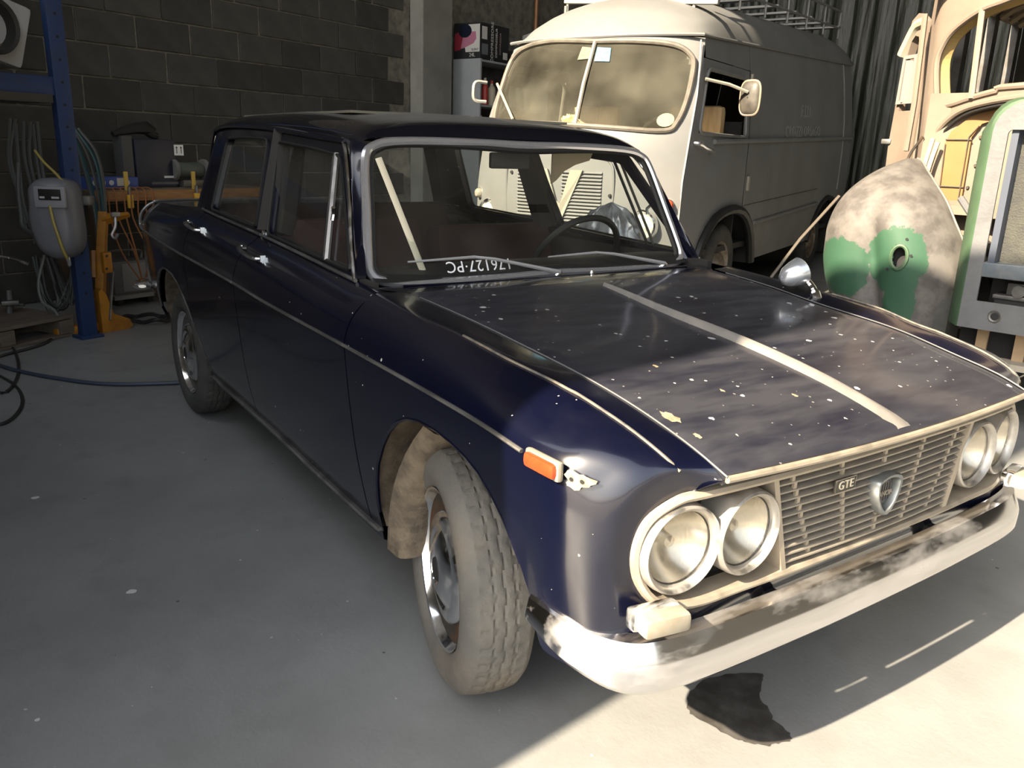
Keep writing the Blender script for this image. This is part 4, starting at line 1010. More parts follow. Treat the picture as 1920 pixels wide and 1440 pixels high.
# front face: two side strips, top and lower panel as one frame around the opening
MB().ring([(x, 0, z) for x, z in so_], [(x, 0, z) for x, z in shell_loop(.050, .665, 2*CA-.05, 1.452, .02)], (0, .012, 0)).build('shell_front', m_shellw, sh_, 0)
MB().grid([[(x, 0, z), (x-(.012 if x < CA else -.012), .004, z+(.01 if z > 1.4 else 0)), (x+(-.075 if x < CA else .075)*(1 if z < 1.45 else .7), .10, z+(.025 if z > 1.45 else 0)), (x+(-.085 if x < CA else .085)*(1 if z < 1.45 else .7), .45, z+(.03 if z > 1.45 else 0))] for x, z in so_], cu=True).build('shell_side', m_tgreen, sh_, 40)
MB().box((CA, .10, 1.13), (2*CA-.10, .03, .72)).build('radiator_core', m_radi, tk, 0)
for a in (.075, 2*CA-.075): MB().box((a, .055, 1.13), (.03, .07, .66)).build('radiator_side_tank', mat('radiator side', (.05, .06, .085), .5), tk, 0)
MB().rbox((CA, .05, .815), (2*CA-.08, .09, .070), .008).build('radiator_bottom_tank', m_steelb, tk)
MB().lathe([(.018, .002), (.026, .004), (.030, .0)], 20, along((.142, -.003, .602), (0, -1, 0))).build('bolt_ring', m_grey_metal, sh_)
MB().lathe([(0, .001), (.019, .001)], 16, along((.142, -.003, .602), (0, -1, 0))).build('bolt_hole', m_dark, sh_)
eng = MB(); eng.rbox((.20, .16, .72), (.12, .10, .07), .01).rbox((.19, .16, .685), (.20, .14, .02), .005); eng.lathe([(.03, 0), (.03, .03), (0, .03)], 14, along((.20, .11, .72), (0, -1, 0)))
eng.build('engine_mount', m_grey_metal, tk)
MB().tube([(.26, .12, .73), (.33, .10, .74), (.45, .10, .735)], .028, 8).build('copper_pipe', mat('pale copper pipe', (.62, .38, .22), .45, .3), tk)
MB().box((CA, .65, .88), (1.0, .9, .9)).build('engine_block', m_dark, tk, 0)
# lower apron: rail and slats
MB().box((CA-.05, .10, .365), (1.30, .12, .030)).build('lower_rail', mat('dusty rail', (.30, .27, .22), .7), tk, 0)
for k in range(11): 
    if k in (1,): continue
    MB().box((.07+.085*k, .14, .445), (.05, .02, .14)).build('apron_slat', mat('tan slat', (.36, .25, .15), .7, c2=(.28, .20, .12), nscale=9), tk, 0)
MB().box((CA, .20, .445), (1.2, .02, .16)).build('apron_back', m_dark, tk, 0)
# chassis and wheels so the truck stands on the floor
MB().box((CA, 2.2, .62), (.9, 4.2, .16)).build('chassis', m_dark, tk, 0)
for a in (-.22, 1.32):
    mx = along((a, .62, .46), (-1 if a < CA else 1, 0, 0), (0, 0, 1))
    MB().lathe([(.26, -.1), (.28, .08), (.36, .11), (.43, .09), (.46, .04), (.46, -.06), (.43, -.1), (.3, -.12)], 40, mx).lathe([(.28, .06), (.2, .02), (.1, .05), (0, .06)], 24, mx).build('wheel', m_tyre_dark, tk, 40)
    mx = along((a, 3.6, .46), (-1 if a < CA else 1, 0, 0), (0, 0, 1))
    MB().lathe([(.26, -.1), (.28, .08), (.36, .11), (.43, .09), (.46, .04), (.46, -.06), (.43, -.1), (.3, -.12)], 40, mx).build('wheel', m_tyre_dark, tk, 40)
# firewall with orange panel
fw = empty('bulkhead', None, None); fw.parent = tk
MB().box((CA, .80, 1.25), (2.3, .03, .85)).build('bulkhead_sheet', m_prim, fw, 0)
pz = [(-.46, 1.08), (-.335, 1.08), (-.34, 1.44), (-.30, 1.51), (-.20, 1.545), (.0, 1.56), (.0, 1.63), (-.2, 1.60), (-.36, 1.55), (-.45, 1.47), (-.475, 1.40)]
MB().prism([(x, z) for x, z in pz], .018, Matrix(((1, 0, 0, 0), (0, 0, -1, .78), (0, 1, 0, 0), (0, 0, 0, 1)))).build('orange_panel', m_orange_p, fw, 0)
for p in ([(-.47, .757, 1.425), (-.335, .757, 1.425)], [(-.47, .757, 1.17), (-.335, .757, 1.17)], [(-.35, .757, 1.08), (-.352, .757, 1.44), (-.31, .757, 1.50)], [(-.455, .757, 1.08), (-.468, .757, 1.40)]):
    MB().tube(p, .004, 5).build('panel_wire', m_rust, fw)
for a, z in ((-.30, 1.44), (-.285, 1.445), (-.30, 1.29), (-.29, 1.31), (-.32, 1.17)): MB().lathe([(.010, 0), (.008, .012), (0, .012)], 8, along((a, .785, z), (0, -1, 0))).build('rivet', m_rust, fw)
# cowl ring around the bonnet opening (gap then bulkhead)
cwp = [(-.575, 1.10), (-.578, 1.31), (-.560, 1.42), (-.515, 1.50), (-.42, 1.575), (-.275, 1.615), (-.05, 1.64), (.3, 1.66), (.8, 1.66), (1.15, 1.64), (1.375, 1.615), (1.52, 1.575), (1.615, 1.50), (1.66, 1.42), (1.678, 1.31), (1.675, 1.10)]
cl = curve([(a, bf(a)-.015, z) for a, z in cwp], 4)
MB().tube(cl, .017, 8).build('bonnet_seat_ring', m_prim, tk); MB().tube([Vector((p.x+(.028 if p.x < CA else -.028), p.y+.0, p.z-.022)) for p in cl], .010, 6).build('bonnet_rubber', m_black, tk)
for k in (0, 1): MB().tube(curve([(-.525+.03*k, .72, 1.43-.02*k), (-.545+.028*k, .72, 1.30), (-.565+.028*k, .71, 1.12)], 5), .012, 6).build('bonnet_channel', mat('pale channel', (.45, .40, .27), .6), tk)
MB().tube(curve([(-.60, .77, 1.44), (-.66, .78, 1.34), (-.675, .78, 1.24), (-.645, .78, 1.12)], 5), .008, 6).build('cowl_seam', m_rust, tk)
# cab front with bare windscreen opening
wh_ = [(-.10, 1.692), (-.229, 1.673), (-.364, 1.645), (-.50, 1.612), (-.565, 1.625), (-.59, 1.68), (-.622, 1.84), (-.602, 1.936), (-.542, 2.012), (-.408, 2.086), (-.288, 2.113), (-.185, 2.130), (.15, 2.155)]
wh_ = wh_+[(2*CA-a, z) for a, z in wh_[::-1]]
whl = [(p.x, p.y) for p in curve([(a, z, 0) for a, z in wh_], 4, True)]
As = np.linspace(-.735, 2*CA+.735, 121); Zs = np.linspace(1.02, 2.36, 70); fr_ = MB(); vid = {}
for i, a in enumerate(As):
    for j, z in enumerate(Zs):
        lean = -.045*(z-1.6)-.06*max(0, z-2.1)/.25
        k = abs((a-CA)/1.285); zz = z-.10*max(0, z-2.0)*k**4
        nar = 1-.06*max(0, (1.6-z))*k**2 + .03*max(0, z-1.6)*k**2
        vid[i, j] = len(fr_.v); fr_.v.append((CA+(a-CA)*nar, bf(a)-lean*.5+max(0, (k-.93))*1.2, zz))
cow = [(a, z) for a, z in cwp]
for i in range(120):
    for j in range(69):
        c = ((As[i]+As[i+1])/2, (Zs[j]+Zs[j+1])/2)
        if inpoly(c, whl) or inpoly(c, cow): continue
        fr_.f.append((vid[i, j], vid[i+1, j], vid[i+1, j+1], vid[i, j+1]))
fr_.build('cab_front', m_prim, tk, 60)
fl2 = [(a, bf(a)+.0, z) for a, z in whl]
MB().tube(fl2, .017, 8, closed=True).build('windscreen_edge', m_prim, tk)
MB().ring([(a, b+.010, z) for a, b, z in fl2], [(CA+(a-CA)*.955, b+.05, 1.87+(z-1.87)*.90) for a, b, z in fl2], (0, .01, 0)).build('inner_frame', m_yel, tk, 0)
for a0, a1 in ((-.362, -.392), (2*CA+.362, 2*CA+.392)): MB().tube([(a0, bf(a0)-.01, 1.640), (a1, bf(a1)-.002, 2.092)], .017, 6, flat=1).build('windscreen_post', mat('pinkish primer post', (.23, .17, .13), .7), tk)
# cab body: sides, roof with ribs, rear wall, inside
m_cabin = mat('dark cab inside', (.030, .028, .024), .8, c2=(.02, .02, .018), nscale=5)
for sa in (-1, 1):
    a = CA+sa*1.255
    MB().box((a, 1.75, 1.25), (.04, 1.5, .65)).build('cab_side_lower', m_prim, tk, 0)
    for b in (1.45, 1.95, 2.45): MB().box((a, b, 1.95), (.05, .08, .80)).build('cab_side_post', m_grey_metal, tk, 0)
    MB().box((a, 1.75, 2.30), (.05, 1.5, .10)).build('cab_side_rail', m_prim, tk, 0)
MB().grid([[(CA+1.28*math.sin(t), b, 2.20+.26*math.cos(t)) for t in np.linspace(-1.45, 1.45, 15)] for b in (.72, .9, 1.6, 2.6)]).build('cab_roof', m_prim, tk)
for b in np.linspace(.95, 2.5, 9): MB().tube([(CA+1.22*math.sin(t), b, 2.17+.24*math.cos(t)) for t in np.linspace(-1.4, 1.4, 15)], .02, 6).build('roof_rib', mat('tan roof rib', (.22, .17, .11), .8), tk)
MB().box((CA, 2.6, 1.7), (2.5, .04, 1.5)).build('cab_rear_wall', m_cabin, tk, 0); MB().box((CA, 1.7, 1.0), (2.4, 1.8, .05)).build('cab_floor', m_cabin, tk, 0)
tsm = along((.02, 1.02, 1.66), (0, -.75, .66), (1, 0, 0))
MB().tube([tsm @ Vector((.235*math.cos(t), .235*math.sin(t), 0)) for t in np.linspace(0, 2*math.pi, 40, endpoint=False)], .014, 8, closed=True).build('steering_rim', mat('grey steering rim', (.13, .12, .105), .6), tk)
for t in (.3, 2.84, 4.7): MB().tube([tsm @ Vector((0, 0, 0)), tsm @ Vector((.23*math.cos(t), .23*math.sin(t), 0))], .010, 6).build('steering_spoke', mat('pale spoke', (.35, .26, .20), .5), tk)
# opened cab door seen edge-on
dr = empty('cab_door', None, None); dr.parent = tk
do_ = [(-.735, 1.02), (-.735, 1.30), (-.735, 1.60), (-.755, 1.95), (-.79, 2.10), (-.855, 2.155), (-.90, 2.12), (-.925, 1.98), (-.935, 1.62), (-.945, 1.40), (-.93, 1.02)]
di_ = [(-.785, 1.60), (-.785, 1.60), (-.785, 1.60), (-.80, 1.93), (-.825, 2.02), (-.855, 2.03), (-.88, 2.0), (-.895, 1.93), (-.90, 1.60), (-.90, 1.60), (-.90, 1.60)]
tf = lambda p: (p[0], 1.0+(-.735-p[0])*.75, p[1])
MB().ring([tf(p) for p in do_], [tf(p) for p in di_], (.03, .04, 0)).build('door_shell', m_prim, dr, 0)
MB().ring([tf((a, z)) for a, z in ((-.775, 1.64), (-.79, 1.92), (-.905, 1.92), (-.915, 1.64))], [tf((a, z)) for a, z in ((-.805, 1.66), (-.815, 1.90), (-.885, 1.90), (-.89, 1.66))], (-.01, -.015, 0)).build('door_window_rail', mat('pale window rail', (.20, .19, .18), .5), dr, 0)
MB().box(tf((-.845, 1.77)), (.07, .02, .24)).build('door_pane', mat('dusty pane', (.20, .18, .14), .4), dr, 0)
MB().tube(curve([tf((-.80, 2.10)), tf((-.86, 2.08)), tf((-.92, 1.98)), tf((-.945, 1.93))], 4), .03, 8).build('door_hood', mat('grey door hood', (.28, .26, .20), .7), dr)
MB().tube([(-.705, .83, 1.36), (-.712, .86, 1.62), (-.755, .93, 2.12)], .016, 6).build('door_hinge_rail', m_prim, dr)
MB().rbox((-.955, 1.15, 1.42), (.06, .03, .03), .006).build('door_catch', m_grey_metal, dr)
# ------------------------------------------------------------------ the detached-looking front wing with green patches
def wing_mat():
    m = mat('wing filler', (.112, .104, .098), .7, c2=(.060, .054, .051), nscale=9, nlo=.4, nhi=.6, dirt=((.145, .132, .12), 5, .5, .7, .7), bump=(20, .15))
    nt = m.node_tree; N = nt.nodes; L = nt.links; b = N['Principled BSDF']; src = b.inputs['Base Color'].links[0].from_socket
    tc = N.new('ShaderNodeTexCoord'); nz = N.new('ShaderNodeTexNoise'); nz.inputs['Scale'].default_value = 14; nz.inputs['Detail'].default_value = 7; nz.inputs['Roughness'].default_value = .7
    L.new(tc.outputs['Object'], nz.inputs['Vector']); acc = None
    for (a, z, ra, rz) in ((-.71, .735, .165, .165), (-.395, .80, .165, .185), (-.35, .58, .085, .15), (-.62, .72, .10, .15)):
        mp = N.new('ShaderNodeMapping'); mp.vector_type = 'TEXTURE'; mp.inputs['Location'].default_value = (a, 0, z); mp.inputs['Scale'].default_value = (ra, 100, rz)
        L.new(tc.outputs['Object'], mp.inputs['Vector'])
        ln = N.new('ShaderNodeVectorMath'); ln.operation = 'LENGTH'; L.new(mp.outputs[0], ln.inputs[0])
        if acc is None: acc = ln.outputs['Value']
        else:
            mn = N.new('ShaderNodeMath'); mn.operation = 'MINIMUM'; L.new(acc, mn.inputs[0]); L.new(ln.outputs['Value'], mn.inputs[1]); acc = mn.outputs[0]
    ad = N.new('ShaderNodeMath'); ad.operation = 'MULTIPLY_ADD'; ad.inputs[1].default_value = .7; L.new(nz.outputs['Fac'], ad.inputs[0]); L.new(acc, ad.inputs[2])
    q = N.new('ShaderNodeMapRange'); L.new(ad.outputs[0], q.inputs[0]); q.inputs[1].default_value = 1.33; q.inputs[2].default_value = 1.28
    mx = N.new('ShaderNodeMix'); mx.data_type = 'RGBA'; L.new(q.outputs[0], mx.inputs[0]); L.new(src, mx.inputs[6]); mx.inputs[7].default_value = (.020, .066, .036, 1)
    L.new(mx.outputs[2], b.inputs['Base Color']); return m
m_wing = wing_mat()
zl = [.46, .50, .577, .68, .788, .90, 1.002, 1.10, 1.184, 1.26, 1.305, 1.318]
al = [-.700, -.755, -.815, -.855, -.874, -.874, -.856, -.825, -.775, -.700, -.620, -.585]
arr = [-.098, -.096, -.096, -.100, -.115, -.155, -.215, -.285, -.375, -.470, -.530, -.565]
wg = MB(); nu = 36; HOLE = (-.365, .822, .040, .060)
fl_l, fl_r = f1(zl, al), f1(zl, arr); zq = list(np.linspace(.46, 1.15, 40))+list(np.linspace(1.17, 1.318, 12)); vid = {}
def wing_b(u, z):
    e = 2*u-1; dome = max(0, 1-abs(e)**2.6)**.5; up = max(0, (z-.95)/.37)
    lobe = .045*math.exp(-((u-.47)/.055)**2)*max(0, min(1, (1.10-z)/.3)) - .05*math.exp(-((u-.70)/.16)**2-((z-.82)/.2)**2) - .02*math.exp(-((u-.22)/.16)**2-((z-.80)/.22)**2)
    return .34-.24*dome*(1-.55*up**2)+.30*up**2.2+lobe
for i in range(nu+1):
    for j, z in enumerate(zq):
        u = i/nu; l, r_ = fl_l(z), fl_r(z); zz = z
        if z < .52: zz = z+ (.045 if .30 < u < .62 else 0)*(1-(z-.46)/.06)*math.sin(math.pi*min(1, max(0, (u-.30)/.32))) + (.06*(.30-u)/.3 if u < .3 else 0)*(1-(z-.46)/.06)
        vid[i, j] = len(wg.v); wg.v.append((l+(r_-l)*u, wing_b(u, z), zz))
for i in range(nu):
    for j in range(len(zq)-1):
        q = [vid[i, j], vid[i+1, j], vid[i+1, j+1], vid[i, j+1]]; c = sum((Vector(wg.v[k]) for k in q), Vector())/4
        if ((c.x-HOLE[0])/HOLE[2])**2+((c.z-HOLE[1])/HOLE[3])**2 < 1: continue
        wg.f.append(tuple(q))
wing = wg.build('front_wing', m_wing, tk, 60, skirt=(0, .012, 0))
hb_ = lambda a, z: wing_b((a-fl_l(z))/(fl_r(z)-fl_l(z)), z)
hp = [(HOLE[0]+HOLE[2]*1.0*math.cos(t), HOLE[1]+HOLE[3]*1.0*math.sin(t)) for t in np.linspace(0, 2*math.pi, 30, endpoint=False)]
MB().tube([(a, hb_(a, z)-.001, z) for a, z in hp], .009, 6, closed=True).build('lamp_hole_edge', m_tgreen, wing)
MB().add([(a, hb_(a, z)+.05, z) for a, z in [(HOLE[0]+(a-HOLE[0])*1.5, HOLE[1]+(z-HOLE[1])*1.5) for a, z in hp]], [tuple(range(30))]).build('hole_backing', m_dark, wing, 0)
for a, z in ((-.345, .915), (-.310, .835), (-.290, .50), (-.415, .755)): MB().lathe([(0, .002), (.008, .002)], 10, along((a, hb_(a, z)-.002, z), (0, -1, 0))).build('drill_hole', m_dark, wing)
MB().tube(curve([(fl_r(z)+.002, .34+.30*max(0, (z-.95)/.37)**2.2, z) for z in zl], 3), .007, 6).build('wing_bead', mat('bead edge', (.13, .125, .115), .6), wing)
MB().tube([(-.24, .45, 1.12), (-.135, .36, 1.03)], .018, 8).build('stay_rod', m_shellw, tk); MB().lathe([(.028, 0), (.028, .02), (.012, .02)], 14, along((-.133, .355, 1.028), (.6, -.4, -.6))).build('stay_washer', m_grey_metal, tk)
MB().tube([(-.83, .30, 1.10), (-.93, .10, .86), (-1.03, -.12, .55)], .009, 6).build('brace_rod', mat('brown rod', (.085, .07, .055), .5), tk)
MB().box((-.22, .72, 1.05), (.65, .12, .05)).build('wing_mount', m_prim, tk, 0)
# ------------------------------------------------------------------ workshop clutter
ORD = ['first', 'second', 'third', 'fourth', 'fifth', 'sixth', 'seventh', 'eighth']
CAMP = Vector((1.54478, -1.59732, 1.28775))
def W(u, v, d):
    """point seen at photograph position (u, v) at forward distance d"""
    return CAMP + _d*d + _r*(d*(u-960)/1529.1) - _u*(d*(v-720)/1529.1)
def floor_pt(u, v, z=0.0):
    q = _d + _r*((u-960)/1529.1) - _u*((v-720)/1529.1); return CAMP + q*((z-CAMP.z)/q.z)
def thing(name, mb, m, label, cat, group=None, angle=35): return tag(mb.build(name, m, None, angle), label, cat, group)
gz = math.atan2(GA.y, GA.x)                       # local +x along the wall, +y away from the hall
# oil stain on the floor
op = [(.389, -.233), (.36, -.16), (.372, -.078), (.40, -.02), (.424, .006), (.45, -.03), (.484, -.079), (.52, -.09), (.554, -.116), (.60, -.12), (.622, -.137), (.612, -.18), (.603, -.205), (.57, -.235), (.538, -.250), (.48, -.262), (.43, -.27)]
st = MB(); r9 = random.Random(4); lp = [(p.x+r9.uniform(-.003, .003), p.y+r9.uniform(-.003, .003), .0012) for p in curve([(x, y, 0) for x, y in op], 5, True)]
st.add(lp, [tuple(range(len(lp)))]).build('oil_stain', mat('wet oil stain', (.040, .037, .034), .5, c2=(.075, .072, .068), nscale=16, spec=.3), bpy.data.objects['floor'], 0)
# tarpaulin at the back of the hall
m_tarp = mat('dark green tarpaulin', (.017, .020, .0145), .42, c2=(.027, .031, .023), nscale=6, stretch=(4, 4, .6), bump=(9, 1.0), spec=.6)
tp_ = []; r5 = random.Random(11); ph = [r5.uniform(0, 6.28) for _ in range(6)]
for i in range(330):
    l = -4.6+i*.03; row = []
    for z in np.linspace(.02, 5.2, 12):
        w = .03*math.sin(l*9+ph[0]+.5*math.sin(z*1.1))+.022*math.sin(l*23+ph[1]+z*.7)+.018*math.sin(l*47+ph[2]-z)+.010*math.sin(l*71+2*z)
        row.append(tuple(G(l, 10.3+w, z)))
    tp_.append(row)
thing('tarpaulin', MB().grid(tp_), m_tarp, 'dark green tarpaulin hanging in folds across the back of the hall', 'curtain', angle=60)
# ---- tall cabinet with shelves, behind the column
cab = empty('shelf_cabinet', 'pale grey metal shelf cabinet standing beside the concrete column', 'cabinet', G(-5.635, 6.2), gz)
m_cabm = mat('pale grey enamel', (.34, .36, .37), .5, c2=(.31, .33, .345), nscale=4)
CL, CH, CD = 1.5, 2.33, .42           # length along wall, height, depth
MB().box((.012, 0, CH/2), (.024, CD, CH)).build('side_panel', m_cabm, cab, 0); MB().box((CL-.012, 0, CH/2), (.024, CD, CH)).build('side_panel', m_cabm, cab, 0)
MB().box((CL/2, CD/2-.005, CH/2), (CL-.05, .01, CH)).build('back_panel', m_grey_metal, cab, 0)
for z in (.06, .50, .95, 1.40, 1.80, CH-.02): MB().box((CL/2, -.005, z), (CL-.05, CD-.02, .024)).build('shelf', m_cabm, cab, 0)
def cabp(x, y, z): return cab.matrix_world @ Vector((x, y, z)) if False else G(-5.635, 6.2)+GA*x-GL*y+Vector((0, 0, z))
bot_cols = [('red and white', (.50, .06, .05), (.6, .58, .55)), ('white', (.55, .54, .5), (.3, .3, .3)), ('dark red', (.30, .04, .04), (.05, .05, .05)), ('cream', (.5, .45, .33), (.4, .06, .05))]
def bottle(x, z, h, r, ci, lab):
    nm, c, cc = bot_cols[ci]; b = empty('bottle', lab, 'bottle', cabp(x, -.10, z), 0, 'containers on the cabinet shelves')
    MB().lathe([(0, 0), (r, 0), (r, h*.62), (r*.85, h*.72), (r*.38, h*.82), (r*.36, h*.9)], 16).build('bottle_body', mat('bottle '+nm, c, .4), b)
    MB().lathe([(r*.42, h*.88), (r*.42, h), (0, h)], 12).build('cap', mat('cap '+nm, cc, .4), b)
for i, (x, z, h, r, ci, lab) in enumerate([(.10, 1.812, .26, .045, 2, 'dark red bottle at the near end of the upper open shelf'), (.24, 1.812, .32, .04, 0, 'red bottle with white cap, second on the upper open shelf'), (.38, 1.812, .30, .05, 3, 'cream bottle with red cap, third on the upper open shelf'),
    (.16, 1.412, .28, .05, 0, 'red bottle with white cap on the shelf below the top one'), (.34, 1.412, .24, .055, 1, 'white bottle on the shelf below the top one')]): bottle(x, z, h, r, ci, lab)
for i, x in enumerate((.62, .80, .97, 1.15)):
    j = MB().lathe([(0, 0), (.065, 0), (.065, .20), (.05, .23), (.05, .26), (0, .26)], 18); o = thing('jar', j, mat('cloudy jar', (.36, .37, .34), .3), 'pale cloudy jar seen through the van windscreen, %s in the row' % ('first', 'second', 'third', 'last')[i], 'jar', 'cloudy jars on the cabinet shelf')
    o.location = cabp(x, -.08, 1.812)
# compressor carton on the cabinet
cb = empty('carton', 'black and white printed carton with a red compressor picture on top of the grey cabinet', 'box', G(-5.635, 6.20, CH), gz)
BW, BD, BH = .58, .40, .40
m_cart = mat('black printed card', (.02, .02, .022), .5)
MB().rbox((BW/2, 0, BH/2), (BW, BD, BH), .004).build('carton_body', m_cart, cb, 0)
m_cw = mat('white print', (.60, .59, .56), .6); m_cr = mat('crimson print', (.28, .03, .05), .5); m_cp = mat('pink print', (.45, .17, .25), .5); m_ck = mat('blue-black print', (.012, .016, .03), .3)
def face_s(name, pts, m, k=1):          # on the end facing the camera
    return MB().prism([(p[0], p[1]) for p in pts], .001, Matrix(((0, 0, -1, -.0006*k), (-1, 0, 0, 0), (0, 1, 0, 0), (0, 0, 0, 1)))).build(name, m, cb, 0)
# here x = across the end face (toward the hall is +), y = height
face_s('white_field', [(-.02, .075), (.19, .075), (.19, .38), (.02, .38), (-.06, .26)], m_cw, 1)
face_s('compressor_tank', [(-.19, .10), (-.05, .12), (.10, .17), (.14, .22), (.13, .30), (.05, .30), (-.02, .27), (-.12, .26), (-.19, .24)], m_cp, 3)
face_s('compressor_side', [(-.19, .09), (-.10, .10), (-.06, .24), (-.12, .30), (-.19, .28)], m_cr, 5)
face_s('compressor_motor', [(.02+.10*math.cos(t)-.05, .31+.075*math.sin(t)) for t in np.linspace(0, 2*math.pi, 18, endpoint=False)], m_ck, 7)
tS = lambda x, z: basis(Vector((-.003, -x, z)), Vector((0, -1, 0)), Vector((0, 0, 1)), Vector((-1, 0, 0)))
text_mesh('carton_lettering', '24L', .06, m_cw, cb, tS(.08, .04), .001); text_mesh('carton_lettering', 'SILENT', .035, m_ck, cb, tS(.12, .10), .001)
tL = lambda x, z: basis(Vector((x, -BD/2-.0015, z)), Vector((0, 0, 1)), Vector((-1, 0, 0)), Vector((0, -1, 0)))
text_mesh('carton_lettering', 'COMPRESSORE', .068, m_cw, cb, tL(.235, .20), .001); text_mesh('carton_lettering', 'COMPRESSEUR', .050, m_cw, cb, tL(.32, .20), .001); text_mesh('carton_lettering', 'KOMPRESSOR', .040, mat('rose print', (.35, .22, .24), .5), cb, tL(.40, .20), .001)
for x0, z0, w, h, m in ((.03, .22, .10, .14, m_cw), (.03, .05, .12, .12, mat('grey print', (.14, .16, .17), .5)), (.46, .03, .09, .08, m_cw)): MB().box((x0+w/2, -BD/2-.001, z0+h/2), (w, .002, h)).build('printed_panel', m, cb, 0)
o = thing('card_sheet', MB().prism([(0, 0), (.30, .02), (.26, .20), (-.05, .22)], .01, along(G(-5.50, 7.15, CH+.16), (-.3, -1, .2), (1, 0, 0))), mat('white card', (.58, .58, .57), .7), 'white folded card lying on the far end of the grey cabinet top', 'card', angle=0)
thing('support_block', MB().rbox(cabp(.95, 0, CH+.08), (.5, .3, .16), .01, Matrix.Rotation(gz, 3, 'Z')), mat('dark carton', (.03, .028, .026), .7), 'dark low carton behind the printed one on the cabinet', 'box')
thing('wall_pipe', MB().tube([G(-5.80, 7.9, 0.0), G(-5.80, 7.9, 4.4)], .03, 10), mat('copper pipe', (.30, .15, .07), .5, .4), 'thin brown pipe running up the wall behind the van', 'pipe')
# ---- workbench against the block wall
wb = empty('workbench', 'long wooden workbench with orange front edge against the block wall', 'workbench', G(-5.52, 1.2), gz)
BL = 1.65
MB().rbox((BL/2, 0, .885), (BL, .66, .035), .006).build('bench_top', mat('worn bench top', (.16, .11, .06), .7, c2=(.09, .07, .05), nscale=8), wb)
MB().rbox((BL/2, -.325, .860), (BL, .03, .075), .004).build('front_rail', m_wood, wb)
for x in (.06, BL-.06):
    for y in (-.27, .27): MB().rbox((x, y, .435), (.07, .07, .87), .006).build('leg', mat('dark bench leg', (.10, .06, .035), .7), wb)
def bn(u, v, d): return W(u, v, d)
def on_bench(x, y, z=.9025): return G(-5.52, 1.2)+GA*x-GL*y+Vector((0, 0, z))
def bar_clamp(x, lab):
    c = empty('bar_clamp', lab, 'clamp', on_bench(x, -.34, .82), gz, 'yellow clamps on the bench edge')
    MB().rbox((0, -.012, .0), (.045, .022, .10), .005).build('clamp_jaw', mat('yellow clamp', (.62, .36, .04), .5), c); MB().rbox((0, .02, .13), (.030, .018, .18), .004).build('clamp_bar', mat('yellow clamp bar', (.5, .33, .06), .5), c)
    MB().lathe([(.012, 0), (.012, .06), (0, .07)], 10, Matrix.Translation((0, -.012, .05))).build('clamp_screw', m_grey_metal, c)
bar_clamp(.88, 'tall yellow clamp at the far right of the bench edge'); bar_clamp(.30, 'yellow clamp by the hanging cords on the bench edge')
# blue set of sockets, dark case with a drill on it
bs_ = empty('socket_box', 'long blue box with pale round marks on the left end of the bench', 'box', on_bench(.27, -.12), gz)
MB().rbox((0, 0, .045), (.40, .16, .09), .006).build('box_body', mat('blue card', (.03, .065, .25), .5), bs_)
for k in range(5): MB().lathe([(0, .001), (.020, .001)], 12, along((-.15+.065*k, -.0812, .05), (0, -1, 0))).build('round_mark', mat('pale mark', (.45, .46, .5), .6), bs_)
MB().box((.06, -.082, .055), (.07, .003, .06)).build('label_patch', mat('cream label', (.42, .40, .34), .6), bs_, 0)
cs = empty('tool_case', 'dark blue upright tool case with white sticker on the bench', 'case', on_bench(.72, 0), gz)
Mt = Matrix.Rotation(R(-6), 3, 'X')
MB().rbox((.0, 0, .19), (.36, .15, .38), .012).build('case_shell', mat('dark blue plastic', (.016, .019, .033), .45), cs)
MB().rbox((-.235, .0, .20), (.09, .13, .40), .008).build('case_end', mat('grey case end', (.05, .052, .055), .5), cs)
MB().box((.06, -.077, .035), (.24, .004, .02)).build('case_latch', mat('grey latch strip', (.07, .07, .08), .4), cs, 0); MB().box((.10, -.078, .085), (.09, .003, .016)).build('name_strip', mat('white strip', (.6, .6, .6), .5), cs, 0)
stk = MB().box((.205, -.079, .30), (.085, .003, .085)).build('hazard_sticker', mat('white sticker', (.75, .75, .74), .5), cs, 0)
for k in (-1, 1):
    MB().prism([(.205+k*.02-.010, .315), (.205+k*.02+.010, .315), (.205+k*.02, .332)], .001, Matrix(((1, 0, 0, 0), (0, 0, -1, -.0806), (0, 1, 0, 0), (0, 0, 0, 1)))).build('arrow_mark', m_black, stk, 0)
    MB().box((.205+k*.02, -.0815, .295), (.006, .001, .045)).build('arrow_mark', m_black, stk, 0)
dl_ = empty('power_drill', 'black power tool lying on top of the dark blue case', 'drill', on_bench(.64, 0, .9025+.38), gz)
dl_.scale = (.72, .72, .72)
MB().tube([(-.33, -.02, .04), (-.20, -.01, .075), (-.05, 0, .11), (.08, 0, .12), (.16, .0, .08)], [.030, .042, .062, .075, .055], 10).build('drill_body', m_black, dl_)
MB().tube([(.06, 0, .10), (.13, -.01, .05), (.20, -.01, .03)], [.05, .045, .04], 10).build('drill_handle', m_black, dl_)
bg_ = empty('bench_grinder', 'grey bench grinder at the right end of the workbench', 'grinder', on_bench(1.02, -.05), gz)
MB().rbox((0, 0, .03), (.20, .14, .06), .01).build('grinder_base', m_grey_metal, bg_); gm = along((-.13, 0, .14), (1, 0, 0))
MB().lathe([(0, 0), (.05, 0), (.065, .03), (.065, .23), (.05, .26), (0, .26)], 20, gm).build('grinder_motor', mat('grey-green casting', (.07, .08, .07), .5), bg_)
for x in (-.16, .13): MB().lathe([(0, 0), (.085, 0), (.09, .01), (.09, .03), (.02, .035)], 20, along((x, 0, .14), (1, 0, 0))).build('grinding_wheel', mat('pale stone', (.12, .118, .11), .8), bg_)
